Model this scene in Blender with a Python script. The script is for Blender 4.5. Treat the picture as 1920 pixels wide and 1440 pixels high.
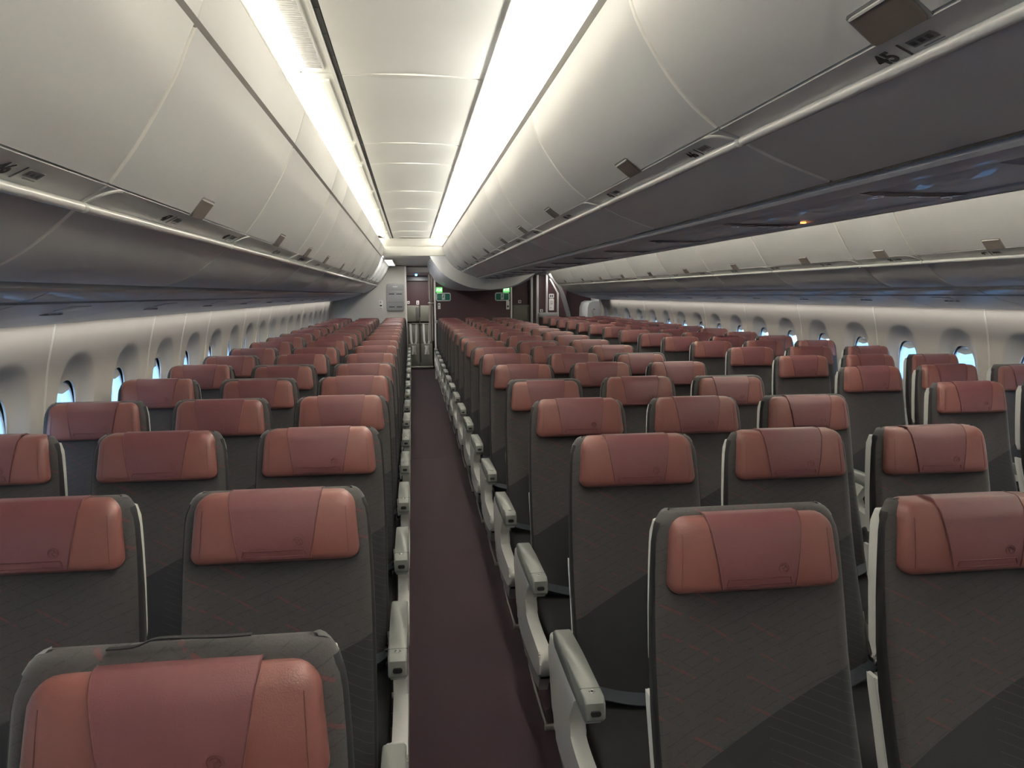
import bpy, bmesh, math, random
from mathutils import Vector, Matrix
random.seed(7)
for o in list(bpy.data.objects): bpy.data.objects.remove(o, do_unlink=True)
S = bpy.context.scene
COL = S.collection
PI = math.pi
H = 1.65                      # eye height; profile heights below are relative to it

# ------------------------------------------------------------------ camera
PITCH, YAW, ROLL, FPX = 0.1216, 0.1343, -0.0045, 1380.0
fw = Vector((math.sin(YAW)*math.cos(PITCH), math.cos(YAW)*math.cos(PITCH), -math.sin(PITCH)))
r0 = Vector((math.cos(YAW), -math.sin(YAW), 0)); u0 = r0.cross(fw)
rt = r0*math.cos(ROLL) + u0*math.sin(ROLL); up = -r0*math.sin(ROLL) + u0*math.cos(ROLL)
cd = bpy.data.cameras.new('camera'); cam = bpy.data.objects.new('camera', cd); COL.objects.link(cam)
cam.matrix_world = Matrix(((rt.x, up.x, -fw.x, 0), (rt.y, up.y, -fw.y, 0), (rt.z, up.z, -fw.z, H), (0, 0, 0, 1)))
cd.sensor_width = 36; cd.lens = FPX/1920*36; cd.clip_start = 0.02; cd.clip_end = 500
S.camera = cam

# ------------------------------------------------------------------ view, world, lights
S.view_settings.view_transform = 'Standard'; S.view_settings.look = 'None'
S.view_settings.gamma = 1; S.view_settings.use_curve_mapping = False
S.view_settings.exposure = 0.28
W = bpy.data.worlds.new('world'); S.world = W; W.use_nodes = True
nt = W.node_tree; nt.nodes.clear()
wo = nt.nodes.new('ShaderNodeOutputWorld'); bg = nt.nodes.new('ShaderNodeBackground')
tc = nt.nodes.new('ShaderNodeTexCoord'); sx = nt.nodes.new('ShaderNodeSeparateXYZ'); cr = nt.nodes.new('ShaderNodeValToRGB')
mr = nt.nodes.new('ShaderNodeMapRange'); mr.inputs[1].default_value = -0.2; mr.inputs[2].default_value = 0.8
nt.links.new(tc.outputs['Generated'], sx.inputs[0]); nt.links.new(sx.outputs['Z'], mr.inputs[0]); nt.links.new(mr.outputs[0], cr.inputs[0])
e = cr.color_ramp.elements
e[0].position = 0.0; e[0].color = (.42, .66, .74, 1); e[1].position = 1.0; e[1].color = (.22, .45, .95, 1)
k = e.new(.22); k.color = (.68, .88, 1.0, 1); k = e.new(.5); k.color = (.36, .62, 1.0, 1)
nt.links.new(cr.outputs[0], bg.inputs[0]); bg.inputs[1].default_value = 4.2
nt.links.new(bg.outputs[0], wo.inputs[0])

def area(name, loc, target, sx_, sy_, energy, col=(1, .95, .86), spread=180):
    l = bpy.data.lights.new(name, 'AREA'); l.shape = 'RECTANGLE'; l.size = sx_; l.size_y = sy_
    l.energy = energy; l.color = col; l.spread = math.radians(spread)
    o = bpy.data.objects.new(name, l); COL.objects.link(o); o.location = loc
    d = (Vector(target) - Vector(loc)).normalized()
    z = -d; y = Vector((0, 1, 0)) if abs(d.y) < .9 else Vector((1, 0, 0)); x = y.cross(z).normalized(); y = z.cross(x)
    o.matrix_world = Matrix(((x.x, y.x, z.x, loc[0]), (x.y, y.y, z.y, loc[1]), (x.z, y.z, z.z, loc[2]), (0, 0, 0, 1)))
    return o
XM = 1.21                     # cabin centre line
YE = 11.0; YF = 15.25; YB = -2.6          # lit ceiling trough ends here, cabin closed behind the eye
CL = (1.0, .965, .89)
ym = (YE + YB)/2; yl = YE - YB
COVE = 146
def mx(x): return 2*XM - x
for f, tag_, ye_ in ((lambda x: x, 'near', YE), (mx, 'far', YF)):
    yc_, yl_ = (ye_ + YB)/2, ye_ - YB - .1; kq = yl_/13.6
    area('cove_lamp_outer_' + tag_, (f(-.50), yc_, H + .69), (f(-.60), yc_, H + 1.0), .04, yl_, COVE*.30*kq, CL)
    area('cove_lamp_inner_' + tag_, (f(.56), yc_, H + .7150), (f(.52), yc_, H + 1.0), .05, yl_, COVE*1.7*kq, CL)
area('wall_wash_lamp_left', (-1.475, ym + 2, H - .126), (-1.56, ym + 2, H - .5), .02, 16.5, 9, CL)
area('wall_wash_lamp_right', (mx(-1.475), ym + 2, H - .126), (mx(-1.56), ym + 2, H - .5), .02, 16.5, 9, CL)
area('galley_lamp_bins', (-.22, 12.9, H + .54), (-.22, 12.9, 0), .12, 3.2, 17, CL)
area('galley_lamp_fairing', (.39, 12.9, H + .54), (.39, 12.9, 0), .11, 2.4, 18, CL)
area('header_fill', (-.14, 11.085, H + .569), (-.14, 12.0, H + .60), .012, .40, 7, CL)  # unseen strip added behind the header to brighten the low ceiling
area('galley_lamp_seats', (.15, 15.9, H + .39), (.15, 15.9, 0), .12, .4, 10, CL)
area('rear_door_lamp', (3.1, 15.9, H + .44), (3.2, 15.9, 0), .3, .5, 8, CL)

# ------------------------------------------------------------------ materials
def mat(name, col, rough=.5, metal=0, noise=0, nscale=30, bump=0, bscale=200, spec=.5, emis=None, estr=0, coat=0, sheen=0):
    m = bpy.data.materials.new(name); m.use_nodes = True; n = m.node_tree; b = n.nodes['Principled BSDF']
    b.inputs['Base Color'].default_value = (*col, 1); b.inputs['Roughness'].default_value = rough
    b.inputs['Metallic'].default_value = metal; b.inputs['Specular IOR Level'].default_value = spec
    b.inputs['Coat Weight'].default_value = coat; b.inputs['Sheen Weight'].default_value = sheen
    if emis: b.inputs['Emission Color'].default_value = (*emis, 1); b.inputs['Emission Strength'].default_value = estr
    t = n.nodes.new('ShaderNodeTexCoord')
    if noise:
        x = n.nodes.new('ShaderNodeTexNoise'); x.inputs['Scale'].default_value = nscale; x.inputs['Detail'].default_value = 4
        n.links.new(t.outputs['Object'], x.inputs['Vector'])
        r = n.nodes.new('ShaderNodeMapRange'); r.inputs[3].default_value = 1 - noise; r.inputs[4].default_value = 1 + noise
        n.links.new(x.outputs['Fac'], r.inputs[0])
        v = n.nodes.new('ShaderNodeVectorMath'); v.operation = 'SCALE'; v.inputs[0].default_value = col
        n.links.new(r.outputs[0], v.inputs['Scale']); n.links.new(v.outputs[0], b.inputs['Base Color'])
    if bump:
        x = n.nodes.new('ShaderNodeTexNoise'); x.inputs['Scale'].default_value = bscale
        n.links.new(t.outputs['Object'], x.inputs['Vector'])
        bp = n.nodes.new('ShaderNodeBump'); bp.inputs['Strength'].default_value = bump; bp.inputs['Distance'].default_value = .002
        n.links.new(x.outputs['Fac'], bp.inputs['Height']); n.links.new(bp.outputs[0], b.inputs['Normal'])
    return m
M = {}
M['bin'] = mat('bin_white', (.72, .72, .71), .42, noise=.02, nscale=6)
M['bin_grey'] = mat('bin_strip', (.70, .69, .67), .4)
M['bead'] = mat('bead_trim', (.95, .94, .90), .3, coat=1)
M['ceil'] = mat('ceiling_panel', (.85, .86, .82), .45, noise=.02, nscale=5)
M['cove'] = mat('cove_white', (.90, .88, .82), .6)
M['lip'] = mat('pale_trim_lit_edge', (.93, .91, .86), .5)  # real trim; on bin edges and ceiling joints it stands in for caught light
M['rail'] = mat('grey_rail', (.25, .24, .22), .35, metal=.4)
M['black'] = mat('black_gap', (.008, .008, .010), .6)
M['psu'] = mat('service_panel_grey', (.50, .52, .57), .40, coat=.12)
M['psu_dark'] = mat('service_panel_dark', (.20, .18, .19), .25, coat=.5)
M['wall'] = mat('sidewall_lining', (.68, .64, .59), .6, noise=.03, nscale=12)
M['frame'] = mat('window_frame_white', (.82, .84, .86), .4)
M['latch'] = mat('latch_brown_metal', (.17, .145, .13), .4, metal=.15)
M['chrome'] = mat('chrome', (.72, .72, .72), .15, metal=1)
M['ink'] = mat('print_black', (.02, .02, .025), .6)
M['inkgrey'] = mat('print_grey', (.22, .22, .23), .6)
M['leather'] = mat('terracotta_leather', (.185, .070, .061), .42, noise=.06, nscale=14, bump=.25, bscale=420)
M['flap'] = mat('maroon_leather', (.148, .055, .060), .40, noise=.06, nscale=10, bump=.2, bscale=420)
M['emboss'] = mat('embossed_leather', (.115, .036, .040), .45)
M['shell'] = mat('seat_shell_white', (.86, .86, .83), .35)
M['armgrey'] = mat('armrest_grey', (.21, .22, .21), .42)
M['armside'] = mat('armrest_side_grey', (.46, .48, .50), .4)
M['cushion'] = mat('seat_cushion_black', (.007, .007, .009), .85, bump=.3, bscale=500)
M['belt'] = mat('belt_webbing', (.016, .022, .032), .6)
M['metal'] = mat('dark_frame_metal', (.10, .10, .11), .4, metal=.7)
M['steel'] = mat('brushed_steel', (.55, .54, .52), .3, metal=1)
M['maroon'] = mat('maroon_laminate', (.062, .028, .034), .5, noise=.06, nscale=20)
M['endwall'] = mat('end_wall_pale', (.56, .54, .50), .5)
M['olive'] = mat('attendant_seat_vinyl', (.20, .20, .17), .5)
M['olive_dark'] = mat('attendant_seat_dark', (.11, .11, .10), .5)
M['post'] = mat('grey_post', (.50, .49, .48), .35)
M['unit'] = mat('stowage_grey', (.36, .36, .36), .45)
M['placard'] = mat('placard_white', (.80, .78, .76), .5)
M['green'] = mat('sign_green', (.01, .16, .11), .4)
M['greenlit'] = mat('sign_green_lit', (.1, .5, .1), .4, emis=(.22, .95, .25), estr=.55)
M['white_lit'] = mat('sign_white_lit', (.9, .9, .9), .4, emis=(.9, 1, .8), estr=1.1)
M['louvre_lit'] = mat('louvre_lit', (.9, .9, .9), .4, emis=(1, .98, .9), estr=1.0)
M['signwhite'] = mat('sign_white', (.85, .86, .84), .4)
M['bluelamp'] = mat('blue_lamp', (.1, .4, .9), .3, emis=(.15, .5, 1), estr=6)
M['orange'] = mat('orange_indicator', (.9, .35, .1), .3, emis=(1, .35, .1), estr=2)
M['lamp'] = mat('lamp_lens', (.9, .9, .85), .3, emis=(1, .96, .86), estr=5)
M['curtain'] = mat('curtain_fabric', (.42, .38, .36), .8)
M['lens'] = mat('reading_lens', (.55, .55, .6), .08, metal=.9)

# glass pane: mostly clear with a faint reflection
g = bpy.data.materials.new('window_glass'); g.use_nodes = True; n = g.node_tree; n.nodes.clear()
go = n.nodes.new('ShaderNodeOutputMaterial'); mixs = n.nodes.new('ShaderNodeMixShader'); tr = n.nodes.new('ShaderNodeBsdfTransparent')
gl = n.nodes.new('ShaderNodeBsdfGlossy'); gl.inputs['Roughness'].default_value = .05
tr.inputs[0].default_value = (.93, .97, 1, 1); mixs.inputs[0].default_value = .07
n.links.new(tr.outputs[0], mixs.inputs[1]); n.links.new(gl.outputs[0], mixs.inputs[2]); n.links.new(mixs.outputs[0], go.inputs[0])
M['glass'] = g

# charcoal upholstery: woven weave, faint slanting stitch lines, red accent lines, black striped lower corner
def fabric():
    m = bpy.data.materials.new('charcoal_upholstery'); m.use_nodes = True; n = m.node_tree; L = n.links; b = n.nodes['Principled BSDF']
    b.inputs['Roughness'].default_value = .8; b.inputs['Sheen Weight'].default_value = .35; b.inputs['Sheen Roughness'].default_value = .5
    t = n.nodes.new('ShaderNodeTexCoord'); sp = n.nodes.new('ShaderNodeSeparateXYZ'); L.new(t.outputs['Object'], sp.inputs[0])
    X, Z = sp.outputs['X'], sp.outputs['Z']
    def op(o, a, c=None, d=None):
        q = n.nodes.new('ShaderNodeMath'); q.operation = o
        for i, v in enumerate((a, c, d)):
            if v is None: continue
            if isinstance(v, (int, float)): q.inputs[i].default_value = v
            else: L.new(v, q.inputs[i])
        return q.outputs[0]
    nz = n.nodes.new('ShaderNodeTexNoise'); nz.inputs['Scale'].default_value = 9; L.new(t.outputs['Object'], nz.inputs['Vector'])
    wob = op('MULTIPLY', op('SUBTRACT', nz.outputs['Fac'], .5), .02)
    # diagonal a: rises to the right ; diagonal b: falls to the right
    da = op('ADD', op('SUBTRACT', Z, op('MULTIPLY', X, .42)), wob)
    db = op('ADD', op('ADD', Z, op('MULTIPLY', X, .55)), wob)
    def line(v, period, width):
        fr = op('FRACT', op('DIVIDE', v, period)); return op('LESS_THAN', fr, width)
    dash = n.nodes.new('ShaderNodeTexNoise'); dash.inputs['Scale'].default_value = 60; L.new(t.outputs['Object'], dash.inputs['Vector'])
    dk = op('MULTIPLY', line(da, .022, .09), op('GREATER_THAN', dash.outputs['Fac'], .45))
    dk2 = op('MULTIPLY', line(db, .034, .06), op('GREATER_THAN', dash.outputs['Fac'], .5))
    n2 = n.nodes.new('ShaderNodeTexNoise'); n2.inputs['Scale'].default_value = 5; L.new(t.outputs['Object'], n2.inputs['Vector'])
    red = op('MULTIPLY', op('MULTIPLY', line(db, .057, .10), op('GREATER_THAN', n2.outputs['Fac'], .47)), op('GREATER_THAN', dash.outputs['Fac'], .46))
    lower = op('LESS_THAN', op('SUBTRACT', Z, op('MULTIPLY', X, .50)), .775)
    stripe = op('MULTIPLY', line(op('ADD', Z, op('MULTIPLY', X, .40)), .021, .09), op('GREATER_THAN', X, .02))
    def mix(f, c1, c2):
        q = n.nodes.new('ShaderNodeMix'); q.data_type = 'RGBA'
        if isinstance(f, (int, float)): q.inputs[0].default_value = f
        else: L.new(f, q.inputs[0])
        for i, c in ((6, c1), (7, c2)):
            if isinstance(c, tuple): q.inputs[i].default_value = (*c, 1)
            else: L.new(c, q.inputs[i])
        return q.outputs[2]
    wv = n.nodes.new('ShaderNodeTexNoise'); wv.inputs['Scale'].default_value = 350; L.new(t.outputs['Object'], wv.inputs['Vector'])
    base = mix(wv.outputs['Fac'], (.029, .026, .027), (.050, .045, .046))
    base = mix(op('MULTIPLY', dk, .6), base, (.016, .016, .017)); base = mix(op('MULTIPLY', dk2, .5), base, (.02, .02, .021))
    base = mix(op('MULTIPLY', red, .55), base, (.12, .026, .030))
    low = mix(stripe, (.006, .006, .009), (.030, .021, .022))
    c = mix(lower, base, low); L.new(c, b.inputs['Base Color'])
    bp = n.nodes.new('ShaderNodeBump'); bp.inputs['Strength'].default_value = .35; bp.inputs['Distance'].default_value = .001
    L.new(wv.outputs['Fac'], bp.inputs['Height']); L.new(bp.outputs[0], b.inputs['Normal'])
    return m
M['fabric'] = fabric()
def carpet():
    m = bpy.data.materials.new('aubergine_carpet'); m.use_nodes = True; n = m.node_tree; L = n.links; b = n.nodes['Principled BSDF']
    b.inputs['Roughness'].default_value = .95; b.inputs['Specular IOR Level'].default_value = .15; b.inputs['Sheen Weight'].default_value = .2
    t = n.nodes.new('ShaderNodeTexCoord')
    a = n.nodes.new('ShaderNodeTexNoise'); a.inputs['Scale'].default_value = 420; L.new(t.outputs['Object'], a.inputs['Vector'])
    a2 = n.nodes.new('ShaderNodeTexNoise'); a2.inputs['Scale'].default_value = 2.2; L.new(t.outputs['Object'], a2.inputs['Vector'])
    q = n.nodes.new('ShaderNodeMix'); q.data_type = 'RGBA'; q.inputs[6].default_value = (.019, .0078, .0125, 1); q.inputs[7].default_value = (.042, .018, .027, 1)
    L.new(a.outputs['Fac'], q.inputs[0])
    q2 = n.nodes.new('ShaderNodeMix'); q2.data_type = 'RGBA'; q2.blend_type = 'MULTIPLY'; q2.inputs[0].default_value = .25
    L.new(q.outputs[2], q2.inputs[6]); L.new(a2.outputs['Color'], q2.inputs[7]); L.new(q.outputs[2], b.inputs['Base Color'])
    bp = n.nodes.new('ShaderNodeBump'); bp.inputs['Strength'].default_value = .5; bp.inputs['Distance'].default_value = .002
    L.new(a.outputs['Fac'], bp.inputs['Height']); L.new(bp.outputs[0], b.inputs['Normal'])
    return m
M['carpet'] = carpet()
def grass():
    m = mat('apron_ground', (.50, .58, .57), .9, noise=.3, nscale=.25); return m
M['grass'] = grass()

# ------------------------------------------------------------------ mesh helpers
class MB:
    def __init__(s): s.bm = bmesh.new()
    def face(s, vs, mi=0):
        try: f = s.bm.faces.new(vs); f.material_index = mi; return f
        except ValueError: return None
    def loft(s, rings, mi=0, caps=True, closed=True):
        R = [[s.bm.verts.new(p) for p in r] for r in rings]
        n = len(R[0])
        for a, b in zip(R, R[1:]):
            for i in range(n if closed else n - 1):
                s.face((a[i], a[(i+1) % n], b[(i+1) % n], b[i]), mi)
        if caps and closed: s.face(list(reversed(R[0])), mi); s.face(R[-1], mi)
        return R
    def box(s, x0, x1, y0, y1, z0, z1, bev=0, mi=0, seg=2):
        t = bmesh.new(); vs = [t.verts.new((x, y, z)) for x in (x0, x1) for y in (y0, y1) for z in (z0, z1)]
        for f in ((0, 1, 3, 2), (4, 6, 7, 5), (0, 4, 5, 1), (2, 3, 7, 6), (0, 2, 6, 4), (1, 5, 7, 3)): t.faces.new([vs[i] for i in f])
        if bev: bmesh.ops.bevel(t, geom=t.edges[:], offset=bev, segments=seg, affect='EDGES', profile=.5)
        for f in t.faces: f.material_index = mi
        s.merge(t)
    def merge(s, t, M4=None):
        me = bpy.data.meshes.new('tmp'); t.to_mesh(me); t.free()
        if M4 is not None: me.transform(M4)
        s.bm.from_mesh(me); bpy.data.meshes.remove(me)
    def prism(s, pts, axis, a0, a1, bev=0, mi=0, seg=2):
        """2d outline swept along an axis. axis x: pts=(y,z); axis y: pts=(x,z); axis z: pts=(x,y)"""
        def P(p, a): return {'x': (a, p[0], p[1]), 'y': (p[0], a, p[1]), 'z': (p[0], p[1], a)}[axis]
        t = bmesh.new(); A = [t.verts.new(P(p, a0)) for p in pts]; B = [t.verts.new(P(p, a1)) for p in pts]
        n_ = len(pts); t.faces.new(A); t.faces.new(B[::-1])
        for i in range(n_): t.faces.new((A[i], B[i], B[(i+1) % n_], A[(i+1) % n_]))
        if bev:
            ed = [e for e in t.edges if any(len(f.verts) == n_ for f in e.link_faces)]
            bmesh.ops.bevel(t, geom=ed, offset=bev, segments=seg, affect='EDGES', profile=.5)
        for f in t.faces: f.material_index = mi
        s.merge(t)
    def tube(s, pts, r, n=8, mi=0, closed=False):
        pts = [Vector(p) for p in pts]; rings = []; N = len(pts); prev = None
        for i, p in enumerate(pts):
            if closed: d = (pts[(i+1) % N] - pts[i-1]).normalized()
            else: d = (pts[min(i+1, N-1)] - pts[max(i-1, 0)]).normalized()
            a = prev if prev is not None else (Vector((0, 0, 1)) if abs(d.z) < .9 else Vector((1, 0, 0)))
            x = (a - d*a.dot(d)).normalized(); prev = x; y = d.cross(x)
            rr = r[i] if isinstance(r, (list, tuple)) else r
            rings.append([p + (x*math.cos(2*PI*k/n) + y*math.sin(2*PI*k/n))*rr for k in range(n)])
        if closed: rings.append(rings[0])
        s.loft(rings, mi, caps=not closed)
    def build(s, name, mats, parent=None, sharp=35, loc=None):
        bmesh.ops.remove_doubles(s.bm, verts=s.bm.verts[:], dist=1e-6)
        bmesh.ops.recalc_face_normals(s.bm, faces=s.bm.faces[:])
        me = bpy.data.meshes.new(name); s.bm.to_mesh(me); s.bm.free()
        for m in (mats if isinstance(mats, (list, tuple)) else [mats]): me.materials.append(M[m] if isinstance(m, str) else m)
        for p in me.polygons: p.use_smooth = True
        me.set_sharp_from_angle(angle=math.radians(sharp))
        o = bpy.data.objects.new(name, me); COL.objects.link(o)
        if parent is not None: o.parent = parent
        if loc: o.location = loc
        return o
def empty(name, loc):
    o = bpy.data.objects.new(name, None); COL.objects.link(o); o.location = loc; o.empty_display_size = .1; return o
def tag(o, label=None, cat=None, group=None, kind=None):
    if label: o['label'] = label
    if cat: o['category'] = cat
    if group: o['group'] = group
    if kind: o['kind'] = kind
    return o
def struct(o): o['kind'] = 'structure'; return o
def copy_tree(o, parent=None):
    c = o.copy(); COL.objects.link(c); c.parent = parent
    for ch in list(o.children): copy_tree(ch, c)
    return c
def catmull(P, k=5):
    out = []
    for i in range(len(P)-1):
        p0 = P[max(i-1, 0)]; p1 = P[i]; p2 = P[i+1]; p3 = P[min(i+2, len(P)-1)]
        for j in range(k):
            t = j/k
            out.append(tuple(.5*(2*b + (c-a)*t + (2*a-5*b+4*c-d)*t*t + (3*b-a-3*c+d)*t**3) for a, b, c, d in zip(p0, p1, p2, p3)))
    out.append(tuple(P[-1])); return out
def offset(P, d):
    out = []
    for i in range(len(P)):
        a = P[max(i-1, 0)]; b = P[min(i+1, len(P)-1)]
        t = Vector((b[0]-a[0], b[1]-a[1])).normalized(); out.append((P[i][0] - t.y*d, P[i][1] + t.x*d))
    return out
def sheet(mb, P, y0, y1, t, ch=.004, mi=0, edge=None):
    """thick curved sheet with profile P (x,z), swept from y0 to y1, soft end edges"""
    A = [(p[0], p[1] + H) for p in P]; B = offset(A, t); Bi = offset(A, t*.35)
    def ring(o_, i_, y): return [(p[0], y, p[1]) for p in o_] + [(p[0], y, p[1]) for p in reversed(i_)]
    n0 = len(mb.bm.faces)
    mb.loft([ring(Bi, B, y0), ring(offset(A, t*.1), B, y0 + ch*.4), ring(A, B, y0 + ch), ring(A, B, y1 - ch), ring(offset(A, t*.1), B, y1 - ch*.4), ring(Bi, B, y1)], mi)
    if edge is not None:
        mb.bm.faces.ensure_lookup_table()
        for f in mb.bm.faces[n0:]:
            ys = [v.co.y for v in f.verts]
            if max(ys) <= y0 + ch + 1e-6 or min(ys) >= y1 - ch - 1e-6: f.material_index = edge  # paler end edges imitate a highlight along the seam
def rr(w, h, r, n=5, cx=0, cy=0):
    out = []
    for sxx, syy, a0 in ((1, 1, 0), (-1, 1, 90), (-1, -1, 180), (1, -1, 270)):
        for i in range(n+1):
            a = math.radians(a0 + 90*i/n); out.append((cx + sxx*(w/2-r) + r*math.cos(a), cy + syy*(h/2-r) + r*math.sin(a)))
    return out
ORD = ['zeroth', 'first', 'second', 'third', 'fourth', 'fifth', 'sixth', 'seventh', 'eighth', 'ninth', 'tenth', 'eleventh', 'twelfth', 'thirteenth', 'fourteenth', 'fifteenth', 'sixteenth', 'seventeenth', 'eighteenth', 'nineteenth', 'twentieth', 'twenty-first', 'twenty-second', 'twenty-third', 'twenty-fourth', 'twenty-fifth', 'twenty-sixth', 'twenty-seventh', 'twenty-eighth']

# ------------------------------------------------------------------ setting: floor, walls, ceiling
mb = MB(); mb.box(-1.75, 4.2, YB, 18.2, -.04, 0); struct(mb.build('floor', 'carpet'))
mb = MB()
mb.box(-.03, .50, 7.38, 7.386, .0, .0015)
struct(mb.build('trim_1', 'black'))
YLW, YRW = 14.9, 15.35        # left end wall, right lining end
WP = [(-1.53, -.10), (-1.553, -.2), (-1.58, -.32), (-1.60, -.45), (-1.618, -.6), (-1.635, -.8), (-1.645, -1.0)]
def wallx(z):
    for (x0, z0), (x1, z1) in zip(WP, WP[1:]):
        if z <= z0 and z >= z1: return x0 + (x1-x0)*(z-z0)/(z1-z0)
    return WP[0][0] if z > WP[0][1] else WP[-1][0]
GC, GH, GW = -.575, .175, .118          # glass oval: centre height, half height, half width
OC, OH, OW = -.535, .275, .205          # recess oval
def sell(a, w, h, p=2.5):
    c, s_ = math.cos(a), math.sin(a)
    return w*abs(c)**(2/p)*(1 if c >= 0 else -1), h*abs(s_)**(2/p)*(1 if s_ >= 0 else -1)
ZT, ZB = -.10, -1.0
def window_tile(mb, yc, ya, yb, side):
    K = 56; A = []
    angs = [2*PI*i/K for i in range(K)]
    cz = OC
    def rect(a):
        dx, dz = sell(a, OW, OH); L = math.hypot(dx, dz); dx /= L; dz /= L
        t = 1e9
        if dx > 1e-9: t = min(t, (yb-yc)/dx)
        if dx < -1e-9: t = min(t, (ya-yc)/dx)
        if dz > 1e-9: t = min(t, (ZT-cz)/dz)
        if dz < -1e-9: t = min(t, (ZB-cz)/dz)
        return dx*t, cz + dz*t
    rings = []
    R0 = [rect(a) for a in angs]; R1 = [(sell(a, OW, OH)[0], OC + sell(a, OW, OH)[1]) for a in angs]
    # snap nearest ring points to the rectangle corners
    for cy_, cz_ in ((ya-yc, ZT), (yb-yc, ZT), (ya-yc, ZB), (yb-yc, ZB)):
        j = min(range(K), key=lambda i: (R0[i][0]-cy_)**2 + (R0[i][1]-cz_)**2); R0[j] = (cy_, cz_)
    R2 = [(sell(a, GW, GH)[0], GC + sell(a, GW, GH)[1]) for a in angs]
    def mk(P, Q, t, d): return [(p[0]*(1-t)+q[0]*t, p[1]*(1-t)+q[1]*t, d) for p, q in zip(P, Q)]
    for t in (0, .25, .5, .75, .93): rings.append(mk(R0, R1, t, 0))
    for t in (0, .06, .14, .28, .45, .62, .8, .92, 1.0):
        d = .050*(t*t*(3-2*t))**.8 if t else 0
        rings.append(mk(R1, R2, t, d))
    rings.append(mk(R2, R2, 0, .058))
    out = []
    for r in rings:
        row = []
        for dy, z, d in r:
            x = wallx(z) - d if d < .05 else min(wallx(z) - d, -1.58 - d)
            x = wallx(z) - d
            row.append((x if side < 0 else mx(x), yc + dy, H + z))
        out.append(row)
    mb.loft(out, 0, caps=False)
    return out[-1]
def bnd(ws, lo, hi):
    b = [lo] + [(a+c)/2 for a, c in zip(ws, ws[1:])] + [hi]; return b
LWS = sorted([3.75 + .632*i for i in range(-9, 18) if -2.3 < 3.75 + .632*i < 14.7])
RWS = sorted([4.98 + .63*i for i in range(-11, 10)] + [11.33, 11.98, 12.72, 13.48, 14.27, 15.0])
RWS = [w for w in RWS if w > -2.3]
wn = 0
for side, ws, yend in ((-1, LWS, YLW), (1, RWS, YRW)):
    mb = MB(); B = bnd(ws, YB, yend); rims = []
    for i, w in enumerate(ws): rims.append(window_tile(mb, w, B[i], B[i+1], side))
    # dado below and return lip above
    low = [(-1.645, -1.0), (-1.652, -1.05), (-1.65, -1.3), (-1.60, -1.65)]
    f = (lambda x: x) if side < 0 else mx
    for y0, y1 in ((YB, yend),):
        mb.loft([[(f(x), y, H+z) for x, z in low] for y in (y0, y1)], 0, caps=False, closed=False)
        mb.loft([[(f(x), y, H+z) for x, z in ((-1.53, -.10), (-1.515, -.085), (-1.60, -.07))] for y in (y0, y1)], 0, caps=False, closed=False)
    struct(mb.build('wall_left' if side < 0 else 'wall_right', 'wall', sharp=60))
    # panel joints: pale beads
    joints = [4.49 + 1.264*i for i in range(-5, 9)] + [5.133, 7.66] if side < 0 else [4.717 + 1.27*i for i in range(-5, 8)] + [13.6]
    mb = MB()
    for yj in joints:
        if yj < YB + .1 or yj > yend - .2: continue
        # nearest bound between windows
        yj = min(B, key=lambda b: abs(b-yj))
        for k_ in (-.004, .004):
            mb.tube([(f(x + .0015), yj + k_, H+z) for x, z in catmull(WP, 3)], .0035, 6)
    struct(mb.build('trim_%d' % (2 if side < 0 else 3), 'lip'))
    for i, w in enumerate(ws):
        wn += 1
        x = -1.61 - .085
        fr = MB()
        ring = lambda a_, b_, xx: [(f(xx), w + sell(t, GW*a_, GH*a_)[0], H + GC + sell(t, GW*a_, GH*a_)[1]) for t in [2*PI*q/40 for q in range(40)]]
        gx = wallx(GC) - .048
        R = [ring(1.0, 0, gx - .010), ring(.96, 0, gx - .004), ring(.93, 0, gx - .008), ring(.92, 0, gx - .028), ring(1.10, 0, gx - .068), ring(1.25, 0, gx - .070), ring(1.25, 0, gx - .02)]
        fr.loft(R, 0, caps=False)
        wo_ = struct(fr.build('window_%d' % wn, 'frame'))
        p = MB(); R = [ring(.925, 0, gx - .010), ring(.925, 0, gx - .012)]
        p.loft(R, 0); p.build('pane', 'glass', wo_)
        sh = MB()   # raised window shade lip with its pull
        pts = [(w + sell(math.radians(a), GW*.92, GH*.92)[0], H + GC + sell(math.radians(a), GW*.92, GH*.92)[1]) for a in range(50, 131, 8)]
        sh.prism(pts + [(pts[-1][0] + .012, pts[-1][1] - .008), (w, pts[-1][1] - .020), (pts[0][0] - .012, pts[0][1] - .008)], 'x', f(gx - .002), f(gx - .009))
        sh.build('shade_pull', 'frame', wo_)
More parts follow.
